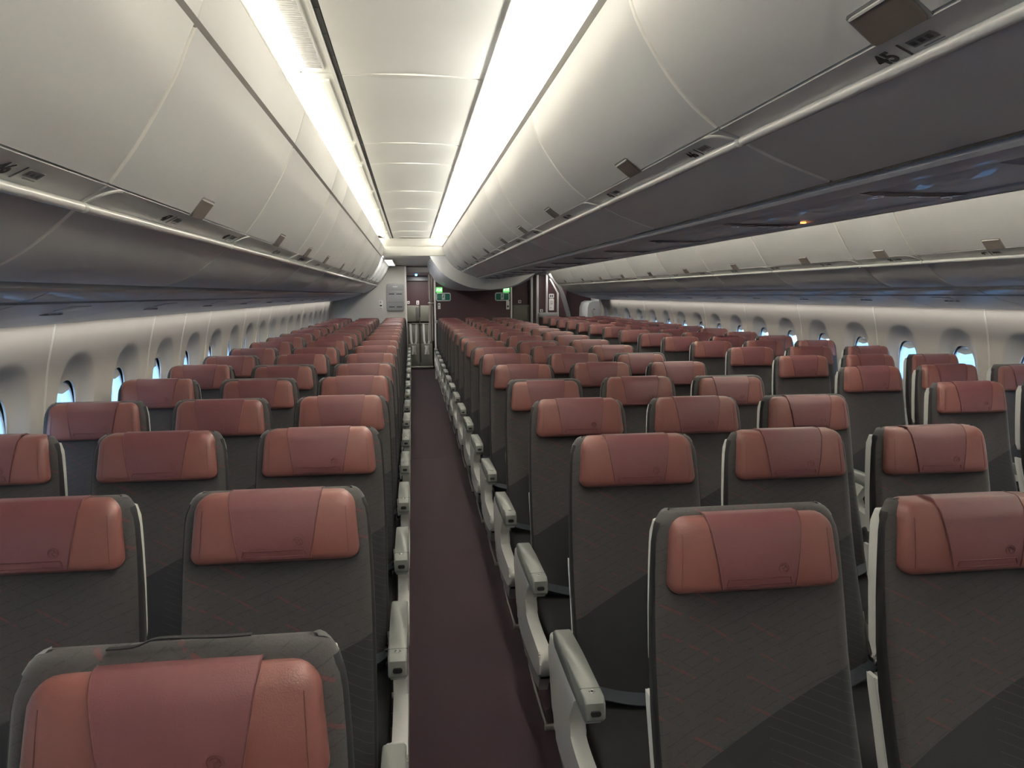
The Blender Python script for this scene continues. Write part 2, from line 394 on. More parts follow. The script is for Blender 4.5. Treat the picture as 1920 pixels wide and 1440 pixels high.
# outer skin so that no stray light enters beside the panes
for side in (-1, 1):
    f = (lambda x: x) if side < 0 else mx
    mb = MB(); ws = LWS if side < 0 else RWS
    B = bnd(ws, YB - .1, 18.2)
    for i, w in enumerate(ws):
        K = 40
        o_ = []; c_ = []
        for q in range(K):
            a = 2*PI*q/K; dx, dz = sell(a, GW*1.2, GH*1.2)
            c_.append((f(-1.731), w + dx, H + GC + dz))
            L = math.hypot(dx, dz); ux, uz = dx/L, dz/L; t = 1e9
            if ux > 1e-9: t = min(t, (B[i+1]-w)/ux)
            if ux < -1e-9: t = min(t, (B[i]-w)/ux)
            if uz > 1e-9: t = min(t, (.9)/uz)
            if uz < -1e-9: t = min(t, (-1.1)/uz)
            o_.append([f(-1.733), w + ux*t, H + GC + uz*t])
        for cy_, cz_ in ((B[i], H+GC+.9), (B[i+1], H+GC+.9), (B[i], H+GC-1.1), (B[i+1], H+GC-1.1)):
            j = min(range(K), key=lambda q: (o_[q][1]-cy_)**2 + (o_[q][2]-cz_)**2); o_[j] = [f(-1.733), cy_, cz_]
        mb.loft([o_, c_], 0, caps=False)
    struct(mb.build('wall_outer_left' if side < 0 else 'wall_outer_right', 'endwall'))
mb = MB()
mb.prism([(-1.80, H+.32), (-1.2, H+1.05), (0, H+1.3), (2.42, H+1.3), (3.62, H+1.05), (4.22, H+.32), (4.24, H+.32), (3.65, H+1.1), (2.42, H+1.35), (0, H+1.35), (-1.23, H+1.1), (-1.82, H+.32)], 'y', YB-.1, 18.25)
struct(mb.build('ceiling', 'endwall'))
mb = MB(); mb.box(-1.85, 4.3, YB-.15, YB-.05, -.1, H+1.3); struct(mb.build('wall_front', 'endwall'))
mb = MB(); mb.box(-1.85, 4.3, 18.2, 18.3, -.1, H+1.3); struct(mb.build('wall_back', 'maroon'))

# ceiling trough over each aisle
CS = [-2.15, -.9, .37, 1.62, 2.88, 4.13, 4.75, 6.0, 7.2, 8.45, 9.7, 10.72]
tr_n = 4
CS0 = CS
for f, nm in ((lambda x: x, 'near'), (mx, 'far')):
    YE = 11.0 if nm == 'near' else YF
    CS = CS0 if nm == 'near' else CS0 + [11.9, 13.1, 14.3]
    mb = MB()
    for y0, y1 in zip([YB] + CS, CS + [YE - .15]):
        P = [(-.237, .800), (-.12, .808), (.024, .812), (.17, .808), (.288, .800)]
        sheet(mb, [(f(x), z) for x, z in (P if nm == 'near' else P)], y0 + .007, y1 - .007, (.012 if nm == 'near' else -.012))
    struct(mb.build('ceiling', 'ceil'))
    mb = MB()     # pale strips behind the panel gaps, painting in light caught on their edges
    for y0 in CS: mb.box(min(f(-.237), f(.288)), max(f(-.237), f(.288)), y0 - .010, y0 + .010, H + .806, H + .815)
    struct(mb.build('trim_%d' % tr_n, 'lip')); tr_n += 1
    mb = MB()     # coves
    cr_ = catmull([(.292, .800), (.300, .835), (.335, .868), (.40, .885), (.48, .878), (.55, .84), (.59, .77), (.60, .66)], 4)
    cl_ = catmull([(-.385, .805), (-.42, .835), (-.47, .845), (-.53, .82), (-.56, .76), (-.56, .62)], 4)
    for P in (cr_, cl_):
        mb.loft([[(f(x), y, H+z) for x, z in P] for y in (YB, YE)], 0, caps=False, closed=False)
    struct(mb.build('ceiling', 'cove', sharp=60))
    mb = MB()
    for yj in CS: mb.tube([(f(x*.998 - .0), yj, H + z - .003) for x, z in cr_[:17]], .0028, 5)
    mb.loft([[(f(x), y, H+z) for x, z in ((.286, .796), (.293, .796), (.293, .803), (.286, .803))] for y in (YB, YE)], 0)
    struct(mb.build('trim_%d' % tr_n, 'bin_grey')); tr_n += 1
    mb = MB()     # dark slotted rail
    mb.loft([[(f(x), y, H+z) for x, z in ((-.256, .800), (-.240, .800), (-.240, .83), (-.256, .83))] for y in (YB, YE)], 0)
    mb.loft([[(f(x), y, H+z) for x, z in ((-.268, .795), (-.258, .795), (-.258, .81), (-.268, .81))] for y in (YB, YE)], 1)
    y = YB
    while y < YE: mb.box(min(f(-.254), f(-.242)), max(f(-.254), f(-.242)), y, y+.008, H+.7985, H+.80, mi=0); y += .21
    struct(mb.build('trim_%d' % tr_n, ['black', 'bin_grey'])); tr_n += 1
    # side service panels: framed, the first long one carries an air grille
    for i, (y0, y1) in enumerate(zip([YB] + CS, CS + [YE - .2])):
        xa, xb = sorted((f(-.385), f(-.268)))
        mb = MB(); mb.box(xa, xb, y0 + .012, y1 - .012, H + .806, H + .818, .002)
        ia, ib = sorted((f(-.358), f(-.288)))
        mb.box(ia, ib, y0 + .07, y1 - .07, H + .797, H + .807, .003)
        pn = struct(mb.build('ceiling', 'ceil'))
        if y1 < 3.0:
            gb = MB(); y = y0 + .085
            while y < y1 - .09: gb.box(ia + .008, ib - .008, y, y + .008, H + .7945, H + .7975); y += .0175
            gb.build('grille_slat', 'unit', pn)['kind'] = 'stuff'  # slats coloured darker than the panel to stand in for their shading
    # trough end piece
    mb = MB()
    mb.loft([[(f(x), y, H+z) for x in (-.56, .60)] for y, z in ((YE-.17, .80), (YE-.10, .79), (YE-.02, .75), (YE+.02, .70), (YE+.03, .70))], 0, caps=False, closed=False)
    struct(mb.build('ceiling', 'cove'))
    mb = MB(); mb.box(min(f(-.60), f(.61)), max(f(-.60), f(.61)), YE+.031, YE+.05, H+.69, H+.92); struct(mb.build('ceiling', 'cove'))
    mb = MB(); mb.box(min(f(-.62), f(.62)), max(f(-.62), f(.62)), YE+.03, YE+.07, H+.562, H+.705, .008); struct(mb.build('ceiling', 'ceil'))
    mb = MB(); mb.box(min(f(-.62), f(.62)), max(f(-.62), f(.62)), YE+.07, 18.1, (H+.578 if nm == 'near' else H+.56), H+.59); struct(mb.build('ceiling', 'cove'))

# ------------------------------------------------------------------ overhead bins
DOOR_L = catmull([(-.420, .548), (-.440, .505), (-.463, .450), (-.503, .380), (-.553, .300), (-.608, .228)], 4)
STRIP_L = [(-.611, .2235), (-.668, .191)]
BUCK_L = catmull([(-.676, .176), (-.715, .142), (-.77, .098), (-.83, .062), (-.89, .040), (-.925, .034)], 4)
TOP_L = [(-.376, .672), (-.395, .610), (-.416, .556)]
DOOR_C = catmull([(.468, .690), (.497, .600), (.545, .520), (.590, .460), (.637, .412), (.692, .370)], 4)
STRIP_C = [(.696, .3655), (.753, .347)]
BUCK_C = catmull([(.762, .337), (.82, .310), (.87, .291), (.93, .270), (.972, .256)], 4)
def digits(txt, origin, xa, ya, size, parent, name, m='ink'):
    c = bpy.data.curves.new('t', 'FONT'); c.body = txt; c.size = size; c.extrude = .0004; c.offset = .0008*size/.03
    t = bpy.data.objects.new('t', c); COL.objects.link(t); bpy.context.view_layer.update()
    me = bpy.data.meshes.new_from_object(t.evaluated_get(bpy.context.evaluated_depsgraph_get()))
    bpy.data.objects.remove(t, do_unlink=True)
    xa = Vector(xa).normalized(); ya = Vector(ya).normalized(); za = xa.cross(ya)
    me.transform(Matrix(((xa.x, ya.x, za.x, origin[0]), (xa.y, ya.y, za.y, origin[1]), (xa.z, ya.z, za.z, origin[2]), (0, 0, 0, 1))))
    me.materials.clear(); me.materials.append(M[m]); o = bpy.data.objects.new(name, me); COL.objects.link(o)
    if parent is not None: o.parent = parent
    return o
def placard(number, y, strip, flip, root, reading, base_y):
    """row number, seat icon and a small grey notice printed on the strip below the door"""
    (xa, za), (xb, zb) = strip
    upv = Vector((flip(xa) - flip(xb), 0, za - zb)).normalized(); xv = Vector((0, reading, 0)); nv = xv.cross(upv)
    o0 = Vector((flip((xa+xb)/2), y - base_y, H + (za+zb)/2)) - upv*.014 + nv*.0012
    o0 -= upv*.002
    digits(str(number), o0, xv, upv, .040, root, 'row_number')
    mb = MB()
    def quad(u0, u1, v0, v1, mi, sk=0):
        q = [o0 + xv*u + upv*v for u, v in ((u0, v0), (u1, v0), (u1 + sk, v1), (u0 + sk, v1))]
        mb.loft([q, [p + nv*.0006 for p in q]], mi)
    quad(.058, .063, -.004, .030, 0, .006)
    quad(.080, .132, .008, .026, 1)
    for i in range(3): quad(.083 + .016*i, .093 + .016*i, .012, .022, 0)
    quad(.092, .134, .001, .003, 1)
    mb.build('seat_icons', ['ink', 'inkgrey'], root)
def bin_unit(y0, y1, kind, flip, label, group, numbers=()):
    D, ST, BK, TP = (DOOR_L, STRIP_L, BUCK_L, TOP_L) if kind == 'side' else (DOOR_C, STRIP_C, BUCK_C, None)
    # profile direction decides which way is inward
    sgn = -1 if (kind == 'side') else 1
    if flip is not ident: sgn = -sgn
    root = empty('overhead_bin', (0, (y0+y1)/2, 0)); by = (y0+y1)/2
    F = lambda P: [(flip(x), z) for x, z in P]
    g_ = .0035; a, b = y0 + g_ - by, y1 - g_ - by
    mb = MB(); sheet(mb, F(D), a, b, .016*sgn, .006, 0, 1); door = mb.build('door', ['bin', 'lip'], root, 50)  # door and lower panel: seam highlight painted on the ends in paler material
    mb = MB(); sheet(mb, F(ST), a, b, .010*sgn, .003)
    mb.build('handle_strip', 'bin_grey', root, 50)
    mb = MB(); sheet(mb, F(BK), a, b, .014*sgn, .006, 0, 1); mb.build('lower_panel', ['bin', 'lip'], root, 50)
    bx, bz = BK[0]; bx += .013*(1 if kind == 'side' else -1); bz += .004
    mb = MB(); mb.tube([(flip(bx), a + .001, H+bz), (flip(bx), a + .006, H+bz), (flip(bx), b - .006, H+bz), (flip(bx), b-.001, H+bz)], [.006, .0105, .0105, .006], 16); mb.build('bead', 'bead', root)
    # inner body, closes the gaps
    inn = offset(F(D), .019*sgn) + offset(F(ST), .016*sgn) + offset(F(BK), .018*sgn)
    if kind == 'side': poly = inn + [(flip(-1.0), .062), (flip(-1.50), .062), (flip(-1.62), .25), (flip(-1.2), .50), (flip(-.60), .52)]
    else: poly = inn + [(flip(1.195), .285), (flip(1.195), .60), (flip(.62), .62)]
    mb = MB(); mb.prism([(x, z + H) for x, z in poly], 'y', y0 - by + .0005, y1 - by - .0005); mb.build('bin_body', 'bin_grey', root)
    if TP:
        mb = MB(); sheet(mb, F(TP), a, b, .012*sgn, .003); mb.build('upper_fascia', 'bin', root, 50)
    # latch: metal plate at the lower door edge with a bright upper lip, in a dark recess
    (x1, z1), (x2, z2) = F(D)[-1], F(D)[-5]
    dv = Vector((x2-x1, 0, z2-z1)); 
    nv = Vector((-(z2-z1), 0, x2-x1)).normalized()*sgn
    lv = dv.normalized()*.058
    c0 = Vector((x1, 0, z1 + H)) - dv.normalized()*.006
    def plate(mb, y_0, y_1, t0, t1, off0, off1, mi, k=.08):
        q = [(y_0 + .006, t0), (y_1 - .006, t0), (y_1, t0 + k), (y_1, t1 - k), (y_1 - .008, t1), (y_0 + .008, t1), (y_0, t1 - k), (y_0, t0 + k)]
        A = [c0 + lv*t + nv*off0 + Vector((0, y, 0)) for y, t in q]; B_ = [c0 + lv*t + nv*off1 + Vector((0, y, 0)) for y, t in q]
        mb.loft([A, B_], mi)
    mb = MB(); plate(mb, -.064, .064, -.02, 1.12, -.002, .0012, 0); plate(mb, -.058, .058, 0, 1.0, .0010, .0035, 1)
    plate(mb, -.056, .056, .965, 1.03, .001, .0055, 2, .01)
    q0 = c0 + nv*.003; 
    mb.build('latch', ['inkgrey', 'latch', 'lip'], root)
    # rounded end moulding on the strip
    (xa, za), (xb, zb) = F(ST)
    mb = MB(); cpt = []
    for i in range(9):
        t = i/8*PI/2; u = math.sin(t); v = 1-math.cos(t)
        cpt.append((xa + (xb-xa)*(1-u)*1.0, a + .012 + .06*v, H + za + (zb-za)*(1-u) - .001))
    mb.tube(cpt, .004, 6); mb.build('strip_moulding', 'bin_grey', root)
    for num, yy, rd in numbers:
        if y0 < yy < y1:
            lo, hi = (y0 + .02, y1 - .18) if rd > 0 else (y0 + .18, y1 - .02)
            placard(num, min(max(yy, lo), hi), ST, flip, root, rd, by)
    tag(root, label, 'overhead bin', group)
    return root
def ident(x): return x
SEAM = [-2.1, -.87, .38, 1.64, 2.90, 4.155, 4.78, 6.035, 7.28, 8.53, 9.77]
SL = SEAM + [11.02, 12.27, 13.52, 14.85]; SC = SEAM + [11.2]; SR = SEAM + [11.02, 12.27, 13.52, 15.30]
numC = [(44+i, .32 + .79*i, -1) for i in range(14)]
numL = [(45+i, .50 + .79*i, 1) for i in range(18)]
numR = [(45+i, .50 + .79*i, -1) for i in range(18)]
for seams, kind, flip, nums, side, vis, grp in ((SL, 'side', ident, numL, 'along the left wall', .9, 'overhead bins along the left wall'), (SC, 'centre', ident, numC, 'in centre row facing the left aisle', .9, 'centre bins facing the left aisle'),
                                     (SR, 'side', mx, numR, 'along the right wall', 3.3, 'overhead bins along the right wall'), (SC, 'centre', mx, [], 'in centre row facing the right aisle', 1.7, 'centre bins facing the right aisle')):
    c_ = 0
    for i in range(len(seams)-1):
        if seams[i+1] < vis: continue
        c_ += 1
        if c_ == 1:      # the part of the row that is out of the photograph
            P = (TOP_L + DOOR_L + STRIP_L + BUCK_L + [(-1.5, .06), (-1.62, .25), (-1.2, .50)]) if kind == 'side' else (DOOR_C + STRIP_C + BUCK_C + [(1.195, .285), (1.195, .60)])
            mb = MB(); mb.prism([(flip(x), z + H) for x, z in P], 'y', YB, seams[i] - .004); struct(mb.build('trim_%d' % tr_n, 'bin')); tr_n += 1
        ln = 'short' if seams[i+1]-seams[i] < 1 else 'long'
        bin_unit(seams[i], seams[i+1], kind, flip, '%s white overhead bin %s, %s from the camera' % (ln, side, ORD[c_]), grp, nums)

# rails above the bins
for nm, f in (('near', ident), ('far', mx)):
    YE = 11.0 if nm == 'near' else YF
    mb = MB()
    mb.loft([[(f(x), y, H+z) for x, z in ((-.428, .558), (-.414, .553), (-.424, .541), (-.440, .545))] for y in (YB, YE)], 0)
    mb.loft([[(f(x), y, H+z) for x, z in ((.458, .700), (.468, .705), (.480, .69), (.470, .684))] for y in (YB, 11.2)], 0)
    struct(mb.build('trim_%d' % tr_n, 'rail')); tr_n += 1
    mb = MB()
    mb.loft([[(f(x), y, H+z) for x, z in ((-.375, .672), (-.50, .660), (-.56, .60), (-.57, .66), (-.50, .672), (-.375, .680))] for y in (YB, YE)], 0)
    mb.loft([[(f(x), y, H+z) for x, z in ((.468, .702), (.60, .700), (.60, .712), (.468, .712))] for y in (YB, YE)], 0)
    struct(mb.build('trim_%d' % tr_n, 'cove')); tr_n += 1
    # dark groove, pale rib and sloping valance under the side bins
    mb = MB()
    def sw(P, mi, y1=YLW if nm == 'near' else YRW): mb.loft([[(f(x), y, H+z) for x, z in P] for y in (YB, y1 - .03)], mi)
    sw(((-.925, .048), (-.925, .036), (-.950, .045), (-.950, .060)), 0)
    sw(((-.950, .040), (-.945, .020), (-.953, .012), (-.968, .016), (-.97, .035)), 1)
    struct(mb.build('trim_%d' % tr_n, ['black', 'bead'])); tr_n += 1

# service panels under the side bins, one unit at a time
def service_panel(y0, y1, f, label, group):
    r = empty('service_panel', (0, (y0+y1)/2, 0)); by = (y0+y1)/2; a, b = y0 + .003 - by, y1 - .003 - by
    sg = 1 if f is ident else -1
    P1 = [(-.970, .014), (-1.02, -.008), (-1.06, -.018)]; P2 = [(-1.062, -.024), (-1.17, -.055), (-1.31, -.084)]; P3 = [(-1.316, -.083), (-1.42, -.108), (-1.50, -.118), (-1.53, -.105)]
    mb = MB(); sheet(mb, [(f(x), z) for x, z in P1], a, b, -.012*sg, .002); mb.build('inner_strip', 'psu', r)
    mb = MB(); sheet(mb, [(f(x), z) for x, z in P2], a, b, -.012*sg, .002); mb.build('panel', 'psu', r)
    mb = MB(); sheet(mb, [(f(x), z) for x, z in P3], a, b, -.012*sg, .002); mb.build('valance', 'psu', r)
    mb = MB()
    for k_ in (-.05, 0, .05):
        pts = [(f(-1.19 + .014*math.cos(t)), k_ + .014*math.sin(t)) for t in [2*PI*q/14 for q in range(14)]]
        mb.prism(pts, 'z', H - .0635, H - .054)
    mb.build('reading_light', 'unit', r)
    mb = MB(); mb.prism([(f(x), H+z) for x, z in ((-1.095, -.0365), (-1.145, -.0505), (-1.145, -.040), (-1.095, -.028))], 'y', -.085, .085, .001)
    mb.build('call_unit', 'psu', r)
    mb = MB(); mb.prism([(x, z+H) for x, z in [(f(-.99), .02), (f(-1.06), -.005), (f(-1.52), -.09), (f(-1.55), .0), (f(-1.4), .02)]], 'y', a, b); mb.build('backing', 'black', r)
    tag(r, label, 'service panel', group)
for f, ys, y1, side in ((ident, 1.1, YLW-.05, 'left'), (mx, 2.4, YRW-.05, 'right')):
    y = YB + .02; c_ = 0
    while y < y1 - .3:
        ye = min(y + .95, y1) 
        if y1 - ye < .4: ye = y1
        if ye > ys:
            c_ += 1
            service_panel(y, ye, f, 'grey passenger service panel under the %s wall bins, %s from the camera' % (side, ORD[c_]), 'service panels under the %s wall bins' % side)
        else: 
            mb = MB(); P = [(-.970, .014), (-1.06, -.018), (-1.31, -.084), (-1.50, -.118), (-1.53, -.105)]
            mb.loft([[(f(x), yy, H+z) for x, z in P + [(-1.53, -.08), (-.97, .05)]] for yy in (y, ye - .002)], 0); struct(mb.build('trim_%d' % tr_n, 'psu')); tr_n += 1
        y = ye
# centre service channel between the two rows of centre bins
mb = MB()
for f in (ident, mx):
    mb.loft([[(f(x), y, H+z) for x, z in ((.972, .262), (.972, .250), (.988, .258), (.988, .270))] for y in (YB, 11.2)], 0)
    mb.loft([[(f(x), y, H+z) for x, z in ((.986, .256), (.984, .244), (.992, .237), (1.004, .240), (1.004, .26))] for y in (YB, 11.2)], 1)
    mb.loft([[(f(x), y, H+z) for x, z in ((1.004, .248), (1.004, .240), (1.055, .232), (1.075, .236), (1.075, .25))] for y in (YB, 11.2)], 1)
struct(mb.build('trim_%d' % tr_n, ['black', 'psu'])); tr_n += 1
y = .02; c_ = 0
yy0 = -2.72
mb = MB(); mb.box(XM-.134, XM+.134, YB, .878, H+.239, H+.254); struct(mb.build('trim_%d' % tr_n, 'psu')); tr_n += 1
while yy0 < 11.0:
    ye = min(yy0 + .80, 11.18)
    c_ = c_ + 1 if ye > 1.3 else 0
    r = empty('service_panel', (XM, (yy0+ye)/2, H+.24)); hl = (ye-yy0)/2 - .002
    mb = MB(); mb.prism([(-.134, .001), (-.07, -.003), (0, -.004), (.07, -.003), (.134, .001), (.134, .014), (-.134, .014)], 'y', -hl, hl); mb.build('panel', 'psu', r)
    R = []; hw_, hd_ = .150, .030      # shallow glossy lens-shaped pod across the channel
    for k_ in range(6):
        t = k_/5*PI/2*.94; R.append([(hw_*math.cos(t)*math.cos(a), hd_*math.cos(t)*math.sin(a), -.002 - .009*math.sin(t)) for a in [2*PI*q/36 for q in range(36)]])
    mb = MB(); mb.loft(R, 0); bz = mb.build('light_pod', 'psu_dark', r, 60)
    for q in (-.09, 0, .09):
        mb = MB(); pts = [(q + .014*math.cos(t), .012*math.sin(t)) for t in [2*PI*z/14 for z in range(14)]]
        mb.prism(pts, 'z', -.0135, -.008, .001); mb.build('reading_light', 'lens', bz)
    if c_ == 2:
        mb = MB(); mb.box(.112, .128, -.085, -.07, -.006, .0, .002); mb.build('indicator', 'orange', r)
    if c_: tag(r, 'dark grey service panel with glossy light pod between centre bins, %s from the camera' % ORD[c_], 'service panel', 'service panels between the centre bins')
    else:
        for o_ in [r] + list(r.children_recursive): bpy.data.objects.remove(o_, do_unlink=True)
    yy0 = ye

# ------------------------------------------------------------------ end fairing of the centre bins and the lower bay behind it
ARC = catmull([(.26, .70), (.275, .60), (.335, .495), (.436, .356), (.555, .255), (.732, .160), (.935, .094), (1.18, .070)], 4)
XC2 = 1.18
arcf = ARC + [(2*XC2 - x, z) for x, z in reversed(ARC[:-1])]
mb = MB()
inner = [(.474, .690)] + [p for p in DOOR_C[::3]] + [(.755, .345), (.82, .315), (.93, .275), (.985, .262), (1.06, .250), (1.21, .248)]
innf = inner + [(mx(x), z) for x, z in reversed(inner[:-1])]
def resample(P, n_):
    d = [0]
    for a, b in zip(P, P[1:]): d.append(d[-1] + math.hypot(b[0]-a[0], b[1]-a[1]))
    out = []
    for i in range(n_):
        t = d[-1]*i/(n_-1); j = max(k for k in range(len(d)) if d[k] <= t + 1e-9); j = min(j, len(P)-2)
        u = (t-d[j])/(d[j+1]-d[j]); out.append((P[j][0]*(1-u)+P[j+1][0]*u, P[j][1]*(1-u)+P[j+1][1]*u))
    return out
A_ = resample(arcf, 61); I_ = resample(innf, 61)
def rg(P, y): return [(x, y, H+z) for x, z in P]
mid = [((a[0]+b[0])/2, (a[1]+b[1])/2) for a, b in zip(A_, I_)]
mb.loft([rg(I_, 11.19), rg(I_, 11.24), rg(mid, 11.27), rg(A_, 11.30), rg(A_, 11.34)], 0, caps=False, closed=False)
top = [(x, 11.34, H+.72) for x, z in A_]
struct(mb.build('wall_fairing', 'bin', sharp=60))
mb = MB()
B_ = [(XC2 + (x-XC2)*.985, z + .0) for x, z in A_]
low = catmull([(.30, .66), (.33, .50), (.44, .277), (.606, .165), (.766, .104), (.925, .074), (1.18, .062)], 4)
lowf = resample(low + [(2*XC2 - x, z) for x, z in reversed(low[:-1])], 61)
mb.loft([rg(B_, 11.345), rg([(XC2 + (x-XC2)*.98, z+.01) for x, z in lowf], 11.5), rg(lowf, 12.95)], 0, caps=False, closed=False)
mb.loft([rg([(x, z) for x, z in lowf], 12.97), rg(lowf, 14.44)], 0, caps=False, closed=False)
mb.loft([rg([(x, z+.008) for x, z in lowf], 12.94), rg([(x, z+.008) for x, z in lowf], 12.98)], 1, caps=False, closed=False)
struct(mb.build('ceiling_bay', ['psu', 'bin_grey'], sharp=60))

# ------------------------------------------------------------------ end walls, rear galley, doors
mb = MB()
mb.prism([(-1.80, 0), (-.115, 0), (-.115, H+.56), (-1.80, H+.56)], 'y', YLW, YLW+.05, .004)
struct(mb.build('wall_end_left', 'endwall'))
mb = MB(); mb.prism(rr(.034, .09, .012, 4, -.108, YLW+.01), 'z', 0, H+.56); struct(mb.build('trim_%d' % tr_n, 'lip')); tr_n += 1
mb = MB()
mb.box(.475, 1.935, 14.45, 14.50, 0, H+.45); struct(mb.build('wall_centre', 'maroon'))
for xx in (.452, 1.945):
    mb = MB(); mb.prism(rr(.030, .08, .010, 4, xx, 14.46), 'z', 0, H+.45); struct(mb.build('trim_%d' % tr_n, 'lip')); tr_n += 1
mb = MB(); mb.box(.48, .52, 14.5, 16.5, 0, H+.45); mb.box(1.90, 1.94, 14.5, 16.5, 0, H+.45); struct(mb.build('wall_lavatory', 'maroon'))
mb = MB(); mb.box(-1.8, 4.2, 16.55, 16.62, 0, H+.56); struct(mb.build('wall_rear', 'maroon'))
mb = MB(); mb.box(-1.8, -.14, YLW+.05, 16.55, 0, H+.5); struct(mb.build('wall_galley', 'maroon'))
# lintel over the left aisle opening with its pale soffit, dark band and blue lamp
mb = MB(); mb.prism([(15.5, H+.56), (15.5, H+.455), (15.56, H+.42), (16.5, H+.405), (16.5, H+.56)], 'x', -.13, .44, .006); struct(mb.build('trim_%d' % tr_n, 'bin')); tr_n += 1
mb = MB(); mb.box(-.13, .44, 16.45, 16.54, H+.30, H+.405); mb.box(.0, .2, 16.43, 16.455, H+.315, H+.335); struct(mb.build('trim_%d' % tr_n, 'metal')); tr_n += 1
mb = MB(); mb.prism([(.105 + .022*math.cos(t), 15.60 + .022*math.sin(t)) for t in [2*PI*q/16 for q in range(16)]], 'z', H+.385, H+.425, .004)
tag(mb.build('call_lamp', 'bluelamp'), 'small blue lit lamp under the white lintel at the end of the left aisle', 'lamp')
for (xa, xb, ya, yb), lab in (((-.43, -.30, 12.2, 14.4), 'pale louvred light panel in the low ceiling beside the left bins'), ((.33, .45, 12.0, 13.8), 'bright light panel in the low ceiling at left aisle end, beside the white centre fairing')):
    r = empty('ceiling_light', ((xa+xb)/2, (ya+yb)/2, H+.556)); hx = (xb-xa)/2; hy = (yb-ya)/2
    mb = MB(); mb.box(-hx-.015, hx+.015, -hy-.015, hy+.015, -.004, .004, .002); mb.build('frame', 'lip', r)
    if xa > 0:
        mb = MB(); mb.box(-hx, hx, -hy, hy, -.008, -.003, .001); mb.build('diffuser', 'lamp', r)
    else:
        mb = MB(); mb.box(-hx, hx, -hy, hy, -.006, -.003, .001); mb.box(-.004, .004, -hy, hy, -.009, -.005)
        y = -hy
        while y < hy: mb.box(-hx, hx, y, y+.012, -.0085, -.005); y += .10
        mb.build('diffuser', 'louvre_lit', r)
    tag(r, lab, 'light')

# grey stowage unit on the left end wall
r = empty('wall_stowage_unit', (-.315, YLW, H-.05)); 
mb = MB(); mb.prism(rr(.335, .53, .035, 6), 'y', -.045, .0, .010); mb.build('body', 'unit', r)
mb = MB(); mb.box(-.155, .155, -.052, -.044, .13, .245, .004); mb.build('top_flap', 'unit', r)
for zz in (.055, -.20):
    for xx in (-.075, .075):
        mb = MB(); mb.box(xx-.055, xx+.055, -.050, -.044, zz, zz+.015, .002); mb.build('slot', 'black', r)
mb = MB(); mb.box(-.155, .155, -.047, -.044, .085, .088); mb.box(-.155, .155, -.047, -.044, -.105, -.102); mb.build('joint', 'black', r)
mb = MB()
for i in range(5):
    mb.box(-.045 + .019*i, -.045 + .019*i + .013, -.0545, -.0515, .195, .215)
mb.build('label_plate', 'placard', r)
tag(r, 'grey wall stowage unit with dark slots on the pale end wall at left aisle', 'wall unit')
def wall_placard(x, y, z, w, h, lab, marks, m='placard', nm='placard', grp=None):
    r = empty(nm, (x, y, z)); mb = MB(); mb.prism(rr(w, h, min(w, h)*.15, 4), 'y', -.006, 0, .0015); mb.build('plate', m, r)
    mb = MB()
    for a, b, c, d in marks: mb.box(a*w, b*w, -.0075, -.0058, c*h, d*h)
    mb.build('print', 'ink', r)
    tag(r, lab, 'sign', grp); return r
wall_placard(-.605, YLW, H-.205, .085, .19, 'white instruction placard with black pictograms on the pale left end wall', [(-.08, .08, .18, .38), (-.25, .25, -.12, .02), (-.2, .2, -.36, -.32)])

# exit signs on the maroon centre wall
def man(mb, s, cx, cz, y0, y1):
    """running figure"""
    def P(u, v): return (cx + u*s, cz + v*s)
    def limb(a, b, w):
        ax, az = P(*a); bx_, bz_ = P(*b); d = Vector((bx_-ax, bz_-az)); d.normalize(); n_ = Vector((-d.y, d.x))*w*s
        mb.prism([(ax+n_.x, az+n_.y), (ax-n_.x, az-n_.y), (bx_-n_.x, bz_-n_.y), (bx_+n_.x, bz_+n_.y)], 'y', y0, y1)
    hx_, hz_ = P(.12, .40); mb.prism([(hx_+.09*s*math.cos(t), hz_+.09*s*math.sin(t)) for t in [2*PI*q/10 for q in range(10)]], 'y', y0, y1)
    limb((.06, .30), (-.04, .0), .075); limb((-.04, .02), (.16, -.12), .05); limb((.16, -.12), (.10, -.38), .045)
    limb((-.06, .02), (-.16, -.2), .05); limb((-.16, -.2), (-.36, -.26), .04)
    limb((.04, .24), (.26, .12), .035); limb((.02, .24), (-.18, .20), .035); limb((-.18, .20), (-.22, .04), .03)
for sx_, xs, xb, lab in ((1, .535, .615, 'left'), (-1, 1.845, 1.765, 'right')):
    r = empty('lit_exit_sign', (xs, 14.45, H+.085)); mb = MB(); mb.prism(rr(.125, .105, .015, 4), 'y', -.035, 0, .004); mb.build('housing', 'greenlit', r)
    mb = MB(); man(mb, .075, -.032*sx_, 0, -.0365, -.0345); man(mb, .075, .032*sx_, 0, -.0365, -.0345)
    mb.box(-.003, .003, -.0365, -.0345, -.03, .035); mb.build('pictogram', 'white_lit', r)
    tag(r, 'small glowing green exit sign at the top %s corner of the maroon wall' % lab, 'exit sign', 'lit exit signs')
    r = empty('exit_sign', (xb, 14.45, H-.050)); mb = MB(); mb.prism(rr(.285, .160, .035, 6), 'y', -.020, 0, .004); mb.build('rim', 'signwhite', r)
    mb = MB(); mb.prism(rr(.250, .125, .016, 5), 'y', -.024, -.018, .001); mb.build('face', 'green', r)
    mb = MB(); mb.box(-.030, .030, -.0255, -.0235, -.052, .052); 
    mb.build('doorway', 'signwhite', r)
    mb = MB(); man(mb, .088, 0, 0, -.027, -.0250); mb.build('running_figure', 'green', r)
    tag(r, 'dark green exit sign with white rim, %s one of the pair on the maroon wall' % lab, 'exit sign', 'dark green exit signs')
wall_placard(.530, 14.45, H-.225, .05, .115, 'small white placard beside the white post left of the maroon wall', [(-.3, .1, .05, .3), (-.3, .3, -.3, -.25)])
